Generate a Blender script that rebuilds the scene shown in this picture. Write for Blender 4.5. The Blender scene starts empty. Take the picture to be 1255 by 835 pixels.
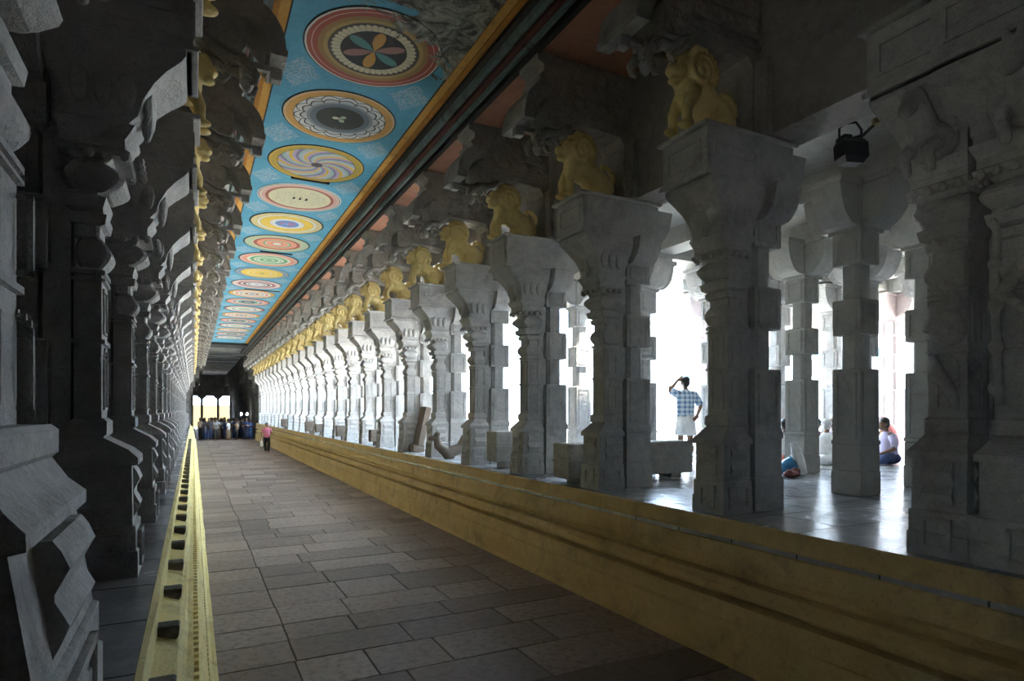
import bpy, bmesh, math, random
from mathutils import Vector, Matrix
random.seed(7)
PI = math.pi
S = bpy.context.scene
COL = S.collection
EYE = 2.4; DECK = 1.35; TOP = 7.10
PITCH = 2.13; Y0 = 4.54; NB = 24
RX = 4.70; LX = -0.31

# ------------------------------------------------------------ materials
def new_mat(name):
    m = bpy.data.materials.new(name); m.use_nodes = True
    nt = m.node_tree
    for n in list(nt.nodes): nt.nodes.remove(n)
    out = nt.nodes.new('ShaderNodeOutputMaterial'); b = nt.nodes.new('ShaderNodeBsdfPrincipled')
    nt.links.new(b.outputs[0], out.inputs[0])
    return m, nt, b
class G:
    """tiny node-graph helper"""
    def __init__(s, nt): s.nt = nt
    def n(s, t, **k):
        x = s.nt.nodes.new(t)
        for a, v in k.items(): setattr(x, a, v)
        return x
    def put(s, sock, v):
        if hasattr(v, 'is_output') or isinstance(v, bpy.types.NodeSocket): s.nt.links.new(v, sock)
        elif isinstance(v, (tuple, list)) and len(v) == 3 and sock.type == 'RGBA': sock.default_value = (*v, 1)
        else: sock.default_value = v
    def m(s, op, a, b=0.0, c=0.0, clamp=False):
        x = s.n('ShaderNodeMath', operation=op); x.use_clamp = clamp
        s.put(x.inputs[0], a); s.put(x.inputs[1], b); s.put(x.inputs[2], c); return x.outputs[0]
    def mix(s, f, a, b, mode='MIX'):
        x = s.n('ShaderNodeMix', data_type='RGBA', blend_type=mode)
        s.put(x.inputs[0], f); s.put(x.inputs[6], a); s.put(x.inputs[7], b); return x.outputs[2]
    def pos(s): return s.n('ShaderNodeNewGeometry').outputs['Position']
    def obj(s): return s.n('ShaderNodeTexCoord').outputs['Object']
    def noise(s, vec, sc, det=4, rough=.6, dist=0):
        x = s.n('ShaderNodeTexNoise'); s.put(x.inputs['Vector'], vec)
        x.inputs['Scale'].default_value = sc; x.inputs['Detail'].default_value = det
        x.inputs['Roughness'].default_value = rough; x.inputs['Distortion'].default_value = dist; return x.outputs['Fac']
    def voro(s, vec, sc, feat='F1'):
        x = s.n('ShaderNodeTexVoronoi', feature=feat); s.put(x.inputs['Vector'], vec); x.inputs['Scale'].default_value = sc
        return x.outputs['Distance']
    def ramp(s, f, stops, interp='LINEAR'):
        x = s.n('ShaderNodeValToRGB'); s.put(x.inputs[0], f); r = x.color_ramp; r.interpolation = interp
        while len(r.elements) < len(stops): r.elements.new(.5)
        for e, (p, c) in zip(r.elements, sorted(stops)):
            e.position = p; e.color = (*c, 1) if len(c) == 3 else c
        return x.outputs[0]
    def step(s, f, lo, hi):
        x = s.n('ShaderNodeMapRange'); s.put(x.inputs[0], f); x.inputs[1].default_value = lo; x.inputs[2].default_value = hi
        return x.outputs[0]
    def bump(s, h, strength, dist=.035):
        x = s.n('ShaderNodeBump'); x.inputs['Strength'].default_value = strength; x.inputs['Distance'].default_value = dist
        s.put(x.inputs['Height'], h); return x.outputs[0]

def stone(name, a, b, rough=.8, bump=.5, stain=None, sc=1.0, carve=0.0, courses=0.0, spec=.3):
    m, nt, p = new_mat(name); g = G(nt); P = g.pos()
    n1 = g.noise(P, 1.3*sc, 6, .65); n2 = g.noise(P, 9*sc, 5, .7); n3 = g.noise(P, 45*sc, 3, .6)
    f = g.step(g.m('ADD', g.m('MULTIPLY', n1, .6), g.m('MULTIPLY', n2, .4)), .36, .64)
    c = g.mix(f, a, b)
    if stain: c = g.mix(g.m('MULTIPLY', g.step(g.noise(P, 2.1*sc, 7, .75, .8), .52, .68), .7), c, stain)
    h = g.m('ADD', g.m('MULTIPLY', n2, .7), g.m('MULTIPLY', n3, .3))
    c = g.mix(g.m('MULTIPLY', g.step(n3, .56, .72), .4), c, tuple(x*.45 for x in a))
    if carve:
        v = g.voro(P, 9, 'SMOOTH_F1'); h = g.m('ADD', h, g.m('MULTIPLY', v, carve))
        v2 = g.voro(P, 22); h = g.m('ADD', h, g.m('MULTIPLY', v2, carve*.4))
    if courses:
        z = g.n('ShaderNodeSeparateXYZ'); nt.links.new(P, z.inputs[0])
        w = g.m('FRACT', g.m('ADD', g.m('DIVIDE', z.outputs[2], courses), g.m('MULTIPLY', n1, .12)))
        line = g.m('LESS_THAN', w, .05)
        h = g.m('SUBTRACT', h, g.m('MULTIPLY', line, .8)); c = g.mix(g.m('MULTIPLY', line, .5), c, tuple(x*.3 for x in a))
    g.put(p.inputs['Base Color'], c); p.inputs['Roughness'].default_value = rough
    p.inputs['Specular IOR Level'].default_value = spec
    g.put(p.inputs['Normal'], g.bump(h, bump)); return m
def plain(name, c, rough=.7, metal=0, emit=0):
    m, nt, p = new_mat(name); g = G(nt)
    n = g.noise(g.pos(), 14, 4)
    g.put(p.inputs['Base Color'], g.mix(g.step(n, .3, .7), tuple(x*.85 for x in c), tuple(min(1, x*1.1) for x in c)))
    p.inputs['Roughness'].default_value = rough; p.inputs['Metallic'].default_value = metal
    if emit: p.inputs['Emission Color'].default_value = (*c, 1); p.inputs['Emission Strength'].default_value = emit
    return m
M = {}
M['stone'] = stone('carved granite', (.33,.33,.325), (.52,.51,.485), stain=(.24,.225,.20), bump=.9)
M['stone_hall'] = stone('hall granite', (.32,.325,.30), (.44,.43,.39), stain=(.27,.24,.20), bump=.45)
M['stone_dark'] = stone('dark corbel stone', (.27,.26,.24), (.42,.40,.36), stain=(.17,.155,.13), bump=.8, carve=.8)  # granite in a darker tone, for corbels and the trough
M['stone_pink'] = stone('rose washed granite', (.50,.42,.41), (.62,.54,.53), bump=.4)
M['beam'] = stone('beam granite', (.26,.25,.23), (.38,.36,.33), stain=(.18,.165,.145), bump=.5)
M['brownstone'] = stone('weathered brown stone', (.12,.095,.075), (.22,.18,.145), bump=.9)
M['wall'] = stone('low bounce wall stone', (.10,.10,.10), (.18,.175,.165), bump=.6, courses=.4)  # dark tone chosen so the unseen walls bounce little light
M['lion'] = stone('yellow painted stone', (.74,.56,.22), (.86,.71,.34), rough=.6, stain=(.45,.33,.14), bump=.5, sc=2, carve=.25)
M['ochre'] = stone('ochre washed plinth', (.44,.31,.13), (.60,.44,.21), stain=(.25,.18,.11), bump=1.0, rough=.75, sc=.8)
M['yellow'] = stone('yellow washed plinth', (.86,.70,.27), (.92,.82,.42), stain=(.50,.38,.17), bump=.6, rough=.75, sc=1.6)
M['slabgap'] = plain('dark floor joint', (.035,.03,.028), .9)
M['soffit'] = stone('red ochre painted soffit', (.46,.22,.15), (.56,.30,.21), stain=(.26,.16,.13), bump=.3)
M['orange'] = stone('orange ceiling border', (.66,.34,.07), (.76,.44,.12), stain=(.30,.17,.07), bump=.2, sc=1.5)
M['orange_dk'] = stone('deep orange ceiling border', (.50,.21,.035), (.60,.28,.06), stain=(.22,.12,.05), bump=.2, sc=1.5)
M['teal'] = stone('teal grey moulding', (.10,.15,.15), (.20,.26,.25), stain=(.05,.05,.05), bump=.4)
M['maroon'] = stone('maroon moulding', (.09,.035,.03), (.16,.06,.05), stain=(.03,.02,.02), bump=.4)
M['black'] = plain('near black paint', (.025,.024,.022), .7)
M['paleblue'] = plain('pale blue stripe', (.36,.58,.66), .7)
M['white'] = plain('white stripe', (.72,.72,.68), .7)
M['slab'] = stone('bare ceiling slab', (.16,.155,.14), (.34,.33,.30), stain=(.05,.047,.045), bump=.5)
M['iron'] = plain('black iron', (.02,.02,.022), .5, .3)
M['brass'] = plain('dull brass', (.35,.28,.16), .4, .8)
M['ground'] = stone('pale courtyard paving', (.62,.60,.56), (.72,.70,.66), bump=.2)
M['housewall'] = plain('white render', (.85,.85,.85), .8)
M['cyan'] = plain('pale cyan shutter', (.03,.13,.16), .5)
M['farwall'] = stone('yellow far wall', (.055,.036,.009), (.085,.057,.016), bump=.2)
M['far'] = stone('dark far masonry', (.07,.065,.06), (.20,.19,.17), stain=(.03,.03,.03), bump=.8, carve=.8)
M['bulb'] = plain('lit bulb', (1,1,1), .5, 0, 40)

def deck_mat():
    m, nt, p = new_mat('worn polished stone paving'); g = G(nt); P = g.pos()
    n1 = g.noise(P, 1.6, 6, .7); n2 = g.noise(P, 14, 4)
    bk = g.n('ShaderNodeTexBrick'); g.put(bk.inputs['Vector'], P); bk.inputs['Scale'].default_value = 1
    bk.inputs['Brick Width'].default_value = 1.3; bk.inputs['Row Height'].default_value = .72; bk.inputs['Mortar Size'].default_value = .008
    for k in ('Color1','Color2'): bk.inputs[k].default_value = (1,1,1,1)
    bk.inputs['Mortar'].default_value = (.25,.25,.25,1)
    c = g.mix(g.step(n1, .35, .65), (.24,.245,.25), (.38,.38,.385))
    c = g.mix(1.0, c, bk.outputs['Color'], 'MULTIPLY')
    g.put(p.inputs['Base Color'], c)
    g.put(p.inputs['Roughness'], g.m('ADD', .06, g.m('MULTIPLY', n1, .34)))
    g.put(p.inputs['Normal'], g.bump(g.m('ADD', n2, g.m('MULTIPLY', g.noise(P, 4, 3), 2)), .35, .012)); return m
M['deck'] = deck_mat()
def floor_mat():
    m, nt, p = new_mat('brown granite floor slabs'); g = G(nt); P = g.pos()
    at = g.n('ShaderNodeAttribute', attribute_name='tint'); t = at.outputs['Fac']
    n1 = g.noise(P, 1.1, 6, .7); n2 = g.noise(P, 12, 5, .7); n3 = g.noise(P, 60, 3)
    f = g.m('ADD', g.m('MULTIPLY', t, .5), g.m('MULTIPLY', n1, .5))
    c = g.mix(g.step(f, .25, .7), (.15,.12,.108), (.32,.255,.22))
    c = g.mix(g.m('MULTIPLY', g.step(n2, .48, .62), .6), c, (.12,.095,.085))
    c = g.mix(g.m('MULTIPLY', g.step(g.noise(P, 2.4, 5), .58, .7), .35), c, (.26,.16,.13))
    g.put(p.inputs['Base Color'], c)
    g.put(p.inputs['Roughness'], g.m('ADD', .42, g.m('MULTIPLY', n2, .3)))
    g.put(p.inputs['Normal'], g.bump(g.m('ADD', g.m('MULTIPLY', n2, .7), g.m('MULTIPLY', n3, .3)), .5, .015)); return m
M['floor'] = floor_mat()
CX = 2.10       # ceiling panel centre
def ceil_mat():
    m, nt, p = new_mat('blue painted ceiling'); g = G(nt); P = g.pos()
    sp = g.n('ShaderNodeSeparateXYZ'); nt.links.new(P, sp.inputs[0]); x, y = sp.outputs[0], sp.outputs[1]
    n1 = g.noise(P, .9, 5); n2 = g.noise(P, 9, 5, .7)
    c = g.mix(g.step(g.m('ADD', g.m('MULTIPLY', n1, .6), g.m('MULTIPLY', n2, .4)), .38, .62), (.08,.36,.55), (.13,.47,.66))
    # white filigree sprays in the corners between the roundels
    ax = g.m('SUBTRACT', g.m('ABSOLUTE', g.m('SUBTRACT', x, CX)), .80)
    yy = g.m('MULTIPLY', g.m('SUBTRACT', g.m('FRACT', g.m('DIVIDE', g.m('SUBTRACT', y, Y0+.215), PITCH)), .5), PITCH)
    ay = g.m('SUBTRACT', PITCH*.5, g.m('ABSOLUTE', yy))
    d = g.m('ADD', g.m('ADD', g.m('MULTIPLY', g.m('ABSOLUTE', ax), 1.4), ay), g.m('MULTIPLY', n2, .3))
    spray = g.m('LESS_THAN', d, .58)
    fil = g.m('LESS_THAN', g.voro(P, 13, 'DISTANCE_TO_EDGE'), .085)
    c = g.mix(g.m('MULTIPLY', g.m('MULTIPLY', spray, fil), .6), c, (.55,.62,.66))
    c = g.mix(g.m('MULTIPLY', spray, .13), c, (.6,.65,.68))
    # slab joints across and black outline along both sides
    jn = g.m('LESS_THAN', g.m('ABSOLUTE', g.m('ADD', g.m('SUBTRACT', ay, .03), g.m('MULTIPLY', g.m('SUBTRACT', n2, .5), .04))), .007)
    c = g.mix(g.m('MULTIPLY', jn, .35), c, (.05,.1,.14))
    ed = g.m('GREATER_THAN', g.m('ABSOLUTE', g.m('SUBTRACT', x, CX)), 1.075); c = g.mix(ed, c, (.02,.02,.02))
    # peeled plaster where the first bays have flaked, and small flakes elsewhere
    reach = g.m('ADD', g.m('ADD', y, g.m('MULTIPLY', x, -.55)), g.m('MULTIPLY', g.m('SUBTRACT', g.noise(P, 1.1, 7, .72, .6), .5), 4.2))
    peel = g.step(reach, 6.15, 6.05)
    pc = g.mix(g.step(g.noise(P, 3.2, 8, .75, 1.2), .42, .6), (.05,.05,.042), (.42,.42,.34))
    c = g.mix(peel, c, pc)
    flake = g.m('GREATER_THAN', g.noise(P, 5.5, 6, .7), .70); c = g.mix(flake, c, (.10,.11,.11))
    g.put(p.inputs['Base Color'], c); p.inputs['Roughness'].default_value = .6
    g.put(p.inputs['Normal'], g.bump(g.m('ADD', n2, g.m('MULTIPLY', peel, g.noise(P, 4, 6))), .4)); return m, 
M['ceil'] = ceil_mat()[0]

def roundel_mat(name, stops, petals=None, swirl=None, spokes=None, grid=False, damage=False, seed=0):
    """painted roundel: rings by radius (0..1), optional scalloped ring, blades or swirl"""
    m, nt, p = new_mat(name); g = G(nt); P = g.obj(); W = g.pos()
    sp = g.n('ShaderNodeSeparateXYZ'); nt.links.new(P, sp.inputs[0]); x, y = sp.outputs[0], sp.outputs[1]
    r = g.m('DIVIDE', g.m('SQRT', g.m('ADD', g.m('MULTIPLY', x, x), g.m('MULTIPLY', y, y))), .88)
    th = g.m('ARCTAN2', y, x)
    rr = g.m('ADD', r, g.m('MULTIPLY', g.m('SUBTRACT', g.noise(P, 6, 3), .5), .02))
    c = g.ramp(rr, stops, 'CONSTANT')
    if petals:
        for (n, r0, amp, wid, cin, cout) in petals:
            wave = g.m('ABSOLUTE', g.m('SINE', g.m('MULTIPLY', th, n/2)))
            edge = g.m('ADD', r0, g.m('MULTIPLY', wave, amp))
            inn = g.m('MULTIPLY', g.m('LESS_THAN', r, edge), g.m('GREATER_THAN', r, r0-wid))
            c = g.mix(inn, c, cin)
            line = g.m('MULTIPLY', g.m('LESS_THAN', g.m('ABSOLUTE', g.m('SUBTRACT', r, edge)), .013), 1.0)
            c = g.mix(line, c, cout)
            sl = g.m('MULTIPLY', g.m('MULTIPLY', g.m('LESS_THAN', wave, .10), inn), 1.0); c = g.mix(sl, c, cout)
    if spokes:
        n, rmax, cols = spokes
        k = g.m('FRACT', g.m('ADD', g.m('DIVIDE', th, 2*PI), 1))
        sec = g.m('ABSOLUTE', g.m('SINE', g.m('MULTIPLY', th, n/2)))
        cc = g.ramp(g.m('FRACT', g.m('MULTIPLY', k, n/len(cols))), [(i/len(cols), q) for i, q in enumerate(cols)], 'CONSTANT')
        rad = g.m('MULTIPLY', sec, rmax)
        c = g.mix(g.m('MULTIPLY', g.m('LESS_THAN', r, rad), g.m('GREATER_THAN', sec, .35)), c, cc)
    if swirl:
        n, rmax, cols = swirl
        a = g.m('FRACT', g.m('ADD', g.m('ADD', g.m('MULTIPLY', g.m('DIVIDE', th, 2*PI), n), g.m('MULTIPLY', r, -2.4)), 4))
        a = g.m('FRACT', g.m('ADD', a, g.m('MULTIPLY', g.noise(P, 9, 3), .12)))
        cc = g.ramp(a, [(i/len(cols), q) for i, q in enumerate(cols)], 'CONSTANT')
        c = g.mix(g.m('MULTIPLY', g.m('LESS_THAN', r, rmax), g.m('GREATER_THAN', r, .12)), c, cc)
    if grid:
        gx = g.m('LESS_THAN', g.m('FRACT', g.m('MULTIPLY', x, 6.2)), .06); gy = g.m('LESS_THAN', g.m('FRACT', g.m('MULTIPLY', y, 9)), .10)
        ln = g.m('MULTIPLY', g.m('MAXIMUM', gx, gy), g.m('LESS_THAN', r, .66)); c = g.mix(g.m('MULTIPLY', ln, .3), c, (.4,.36,.24))
        tx = g.m('MULTIPLY', g.m('GREATER_THAN', g.noise(P, 38, 2), .56), g.m('LESS_THAN', r, .6)); c = g.mix(g.m('MULTIPLY', tx, .35), c, (.3,.3,.26))
    if damage:
        reach = g.m('ADD', g.m('ADD', g.n('ShaderNodeSeparateXYZ').outputs[1], 0), 0)
        sw = g.n('ShaderNodeSeparateXYZ'); nt.links.new(W, sw.inputs[0])
        reach = g.m('ADD', g.m('ADD', sw.outputs[1], g.m('MULTIPLY', sw.outputs[0], -.55)), g.m('MULTIPLY', g.m('SUBTRACT', g.noise(W, 1.1, 7, .72, .6), .5), 4.2))
        c = g.mix(g.step(reach, 6.15, 6.05), c, g.mix(g.step(g.noise(W, 3.2, 8, .75, 1.2), .42, .6), (.05,.05,.042), (.42,.42,.34)))
    c = g.mix(g.m('MULTIPLY', g.step(g.noise(W, 7, 6, .7), .55, .75), .35), c, (.2,.17,.13))
    g.put(p.inputs['Base Color'], c); p.inputs['Roughness'].default_value = .6
    return m

# ------------------------------------------------------------ mesh builder
class MB:
    def __init__(s): s.v = []; s.f = []
    def add(s, vs, fs):
        o = len(s.v); s.v += [tuple(v) for v in vs]; s.f += [tuple(i+o for i in f) for f in fs]; return s
    def box(s, x0, x1, y0, y1, z0, z1, b=0.0):
        if b <= 0:
            return s.add([(x0,y0,z0),(x1,y0,z0),(x1,y1,z0),(x0,y1,z0),(x0,y0,z1),(x1,y0,z1),(x1,y1,z1),(x0,y1,z1)],
                         [(0,3,2,1),(4,5,6,7),(0,1,5,4),(1,2,6,5),(2,3,7,6),(3,0,4,7)])
        return s.rloft([(z0,x0+b,x1-b,y0+b,y1-b),(z0+b,x0,x1,y0,y1),(z1-b,x0,x1,y0,y1),(z1,x0+b,x1-b,y0+b,y1-b)])
    def rloft(s, L, ch=0.0):
        """stack of rectangles (z,x0,x1,y0,y1), corners optionally chamfered by ch"""
        rings = []
        for lv in L:
            z, x0, x1, y0, y1 = lv[:5]; c = lv[5] if len(lv) > 5 else ch
            c = max(c, 1e-4)
            rings.append([(x0+c,y0,z),(x1-c,y0,z),(x1,y0+c,z),(x1,y1-c,z),(x1-c,y1,z),(x0+c,y1,z),(x0,y1-c,z),(x0,y0+c,z)])
        vs = [p for r in rings for p in r]; fs = [tuple(range(7,-1,-1)), tuple(range(len(vs)-8, len(vs)))]
        for i in range(len(rings)-1):
            for k in range(8):
                a = i*8+k; b = i*8+(k+1)%8; fs.append((a, b, b+8, a+8))
        return s.add(vs, fs)
    def prism(s, poly, y0, y1):
        """polygon in x,z extruded along y"""
        n = len(poly); vs = [(x,y0,z) for x,z in poly]+[(x,y1,z) for x,z in poly]
        fs = [tuple(range(n)), tuple(range(2*n-1, n-1, -1))]
        for i in range(n): j = (i+1)%n; fs.append((j, i, i+n, j+n))
        return s.add(vs, fs)
    def prismx(s, poly, x0, x1):
        """polygon in y,z extruded along x"""
        n = len(poly); vs = [(x0,y,z) for y,z in poly]+[(x1,y,z) for y,z in poly]
        fs = [tuple(range(n-1,-1,-1)), tuple(range(n, 2*n))]
        for i in range(n): j = (i+1)%n; fs.append((i, j, j+n, i+n))
        return s.add(vs, fs)
    def ell(s, c, r, nu=12, nv=8):
        vs = [(c[0],c[1],c[2]-r[2])]
        for j in range(1, nv):
            a = -PI/2+PI*j/nv
            for i in range(nu):
                t = 2*PI*i/nu; vs.append((c[0]+r[0]*math.cos(a)*math.cos(t), c[1]+r[1]*math.cos(a)*math.sin(t), c[2]+r[2]*math.sin(a)))
        vs.append((c[0],c[1],c[2]+r[2])); fs = []
        for i in range(nu): fs.append((0, 1+(i+1)%nu, 1+i))
        for j in range(nv-2):
            for i in range(nu):
                a = 1+j*nu+i; b = 1+j*nu+(i+1)%nu; fs.append((a, b, b+nu, a+nu))
        L = len(vs)-1; o = 1+(nv-2)*nu
        for i in range(nu): fs.append((L, o+i, o+(i+1)%nu))
        return s.add(vs, fs)
    def tube(s, pts, rad, n=10, caps=True):
        """tube through pts with radius or radii, rounded only by its shape"""
        pts = [Vector(p) for p in pts]; R = rad if isinstance(rad, (list, tuple)) else [rad]*len(pts)
        vs = []; up = Vector((0,0,1)); pu = None
        for i, p in enumerate(pts):
            t = (pts[min(i+1, len(pts)-1)]-pts[max(i-1, 0)]).normalized()
            if pu is None: pu = t.cross(up if abs(t.z) < .9 else Vector((1,0,0))).normalized()
            pu = (pu-t*pu.dot(t)).normalized(); w = t.cross(pu)
            for k in range(n):
                a = 2*PI*k/n; vs.append(p+(pu*math.cos(a)+w*math.sin(a))*R[i])
        fs = []
        for i in range(len(pts)-1):
            for k in range(n):
                a = i*n+k; b = i*n+(k+1)%n; fs.append((a, b, b+n, a+n))
        if caps: fs += [tuple(range(n-1,-1,-1)), tuple(range(len(vs)-n, len(vs)))]
        return s.add(vs, fs)
    def caps(s, a, b, ra, rb, n=12):
        """round-ended tapered limb for later fusing"""
        s.ell(a, (ra,)*3, n, 8); s.ell(b, (rb,)*3, n, 8); return s.tube([a, b], [ra, rb], n)
    def lathe(s, prof, c=(0,0), n=20):
        vs = []; fs = []
        for r, z in prof:
            for k in range(n): a = 2*PI*k/n; vs.append((c[0]+r*math.cos(a), c[1]+r*math.sin(a), z))
        for i in range(len(prof)-1):
            for k in range(n):
                a = i*n+k; b = i*n+(k+1)%n; fs.append((a, b, b+n, a+n))
        fs += [tuple(range(n-1,-1,-1)), tuple(range(len(vs)-n, len(vs)))]
        return s.add(vs, fs)
    def mesh(s, name):
        me = bpy.data.meshes.new(name); me.from_pydata(s.v, [], s.f); me.update()
        bm = bmesh.new(); bm.from_mesh(me); bmesh.ops.recalc_face_normals(bm, faces=bm.faces); bm.to_mesh(me); bm.free()
        return me
    def build(s, name, mat, parent=None, smooth=False):
        me = s.mesh(name)
        return link(name, me, mat, parent, smooth)
def link(name, me, mat, parent=None, smooth=False):
    if mat is not None and not me.materials: me.materials.append(mat)
    if smooth:
        for p in me.polygons: p.use_smooth = True
    o = bpy.data.objects.new(name, me); COL.objects.link(o)
    if parent: o.parent = parent
    return o
def fuse(mb, name, voxel, smooth_it=3):
    """one continuous surface out of overlapping closed shapes"""
    me = mb.mesh(name+'_src'); o = bpy.data.objects.new('tmp', me); COL.objects.link(o)
    r = o.modifiers.new('r', 'REMESH'); r.mode = 'VOXEL'; r.voxel_size = voxel; r.use_smooth_shade = True
    if smooth_it:
        k = o.modifiers.new('s', 'SMOOTH'); k.iterations = smooth_it; k.factor = .5
    dg = bpy.context.evaluated_depsgraph_get(); dg.update()
    out = bpy.data.meshes.new_from_object(o.evaluated_get(dg)); out.name = name
    bpy.data.objects.remove(o); bpy.data.meshes.remove(me)
    for p in out.polygons: p.use_smooth = True
    return out
def tag(o, label=None, cat=None, group=None, kind=None):
    if label: o['label'] = label
    if cat: o['category'] = cat
    if group: o['group'] = group
    if kind: o['kind'] = kind
    return o
def empty(name, loc=(0,0,0), rz=0, label=None, cat=None, group=None):
    o = bpy.data.objects.new(name, None); COL.objects.link(o); o.location = loc; o.rotation_euler = (0,0,rz)
    o.empty_display_size = .2
    return tag(o, label, cat, group)
def dup(o, loc=None, rz=None, parent=None):
    c = o.copy(); COL.objects.link(c)
    if parent is not None: c.parent = parent
    if loc is not None: c.location = loc
    if rz is not None: c.rotation_euler = (0,0,rz)
    for ch in list(o.children): dup(ch, parent=c)
    return c
def struct(name, mb, mat, smooth=False):
    return tag(mb.build(name, mat, None, smooth), kind='structure')
ORD = ['nearest','second','third','fourth','fifth','sixth','seventh','eighth','ninth','tenth','eleventh','twelfth','thirteenth','fourteenth',
       'fifteenth','sixteenth','seventeenth','eighteenth','nineteenth','twentieth','twenty-first','twenty-second','twenty-third','twenty-fourth','twenty-fifth','twenty-sixth']
YEND = Y0+PITCH*(NB-1)+1.2      # end of the columned part
YFAR = 92.0

# ------------------------------------------------------------ floor
def build_floor():
    mb = MB(); tint = []
    y = -7.0; rng = random.Random(3); x0, x1 = .185, 4.46
    while y < YFAR+14:
        h = rng.uniform(.42, .86) if y < 40 else rng.uniform(1, 1.6)
        xs = [x0, .87+rng.uniform(-.02,.02)]
        x = xs[-1]+rng.uniform(.5, 1.2)
        while x < x1-.35: xs.append(x); x += rng.uniform(.7, 1.7)
        xs.append(x1)
        for a, b in zip(xs, xs[1:]):
            g = .0035; dz = rng.uniform(-.003,.003); sk = rng.uniform(-.008,.008)
            mb.rloft([(-.05,a+g,b-g,y+g,y+h-g),(dz-.012,a+g,b-g,y+g,y+h-g),(dz,a+g+.007,b-g-.007,y+g+.007,y+h-g-.007)], .01)
            tint.append((len(mb.f), rng.random()))
        y += h
    o = struct('floor', mb, M['floor'])
    at = o.data.attributes.new('tint', 'FLOAT', 'FACE'); i = 0; vals = []
    for n, t in tint:
        while i < n: vals.append(t); i += 1
    at.data.foreach_set('value', vals)
    b = MB().box(-.1, 4.7, -8, YFAR+14, -.2, -.02); struct('floor_bed', b, M['slabgap'])
build_floor()
RE = 4.58; LE = -.205   # plinth top edges
struct('floor_right', MB().box(RE+.002, 16.8, -6, 9.9, 1.0, DECK).box(RE+.002, 8.6, 9.9, YEND, 1.0, DECK).box(10.0, 16.8, 9.9, 11.9, 1.0, DECK), M['deck'])
struct('floor_left', MB().box(-3.6, LE-.002, -6, YEND, 1.0, DECK), M['deck'])

def sweep(poly, ys):
    mb = MB(); n = len(poly); rng = random.Random(5)
    vs = []
    for y in ys:
        for q, (x, z) in enumerate(poly): j = .006 if q > 1 else 0; vs.append((x+rng.uniform(-j,j), y, z+rng.uniform(-j,j)))
    fs = []
    for i in range(len(ys)-1):
        for k in range(n-1):
            a = i*n+k; fs.append((a, a+1, a+1+n, a+n))
    return mb.add(vs, fs)
ys = [-4.98+i*.5 for i in range(int((YEND+4.98)/.5)+1)]
prof_r = [(RE+.0,1.30),(RE+.0,1.350),(RE-.02,1.335),(RE-.03,1.19),(RE-.02,1.17),(RE+.05,1.165),(RE+.05,1.13),(RE-.03,1.12),(RE-.05,.93),(RE-.03,.89),(RE+.07,.87),
          (RE+.07,.80),(RE-.02,.78),(RE-.06,.72),(RE-.06,.66),(RE-.02,.62),(RE+.05,.61),(RE+.05,.585),(RE-.05,.57),(RE-.07,.40),(RE-.09,.38),(RE-.09,.05),(RE-.125,.0),(RE-.125,-.05)]
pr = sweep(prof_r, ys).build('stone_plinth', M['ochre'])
tag(pr, 'long ochre moulded stone plinth carrying the right row of pillars', 'plinth')
prof_l = [(LE,1.30),(LE,1.350),(LE+.03,1.343),(LE+.035,1.20),(-.07,1.17),(-.05,1.15),(-.05,1.02),(-.03,1.0),(.0,.99),(.0,.86),(.025,.84),(.025,.74),(.055,.72),(.065,.69),
          (.055,.66),(.055,.50),(.085,.47),(.10,.44),(.085,.41),(.085,.30),(.115,.28),(.125,.25),(.115,.2),(.15,.16),(.185,.15),(.185,.0),(.185,-.05)]
pl = empty('stone_plinth', (0,0,0), 0, 'narrow bright yellow moulded stone plinth along the left pillars', 'plinth')
d = sweep(prof_l, ys); y = 1.0
while y < 30: d.box(.0, .03, y, y+.05, .862, .93).box(.088, .112, y, y+.06, .31, .38); y += .11
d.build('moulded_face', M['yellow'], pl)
stub = MB().rloft([(1.165,-.168,-.085,-.05,.05),(1.19,-.17,-.07,-.055,.055),(1.235,-.17,-.065,-.055,.055),(1.245,-.17,-.075,-.05,.05)]).mesh('bracket_stub')
for i in range(34): link('bracket_stub', stub, M['far'], pl).location = (0, 2.25+.79*i, 0)

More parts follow.
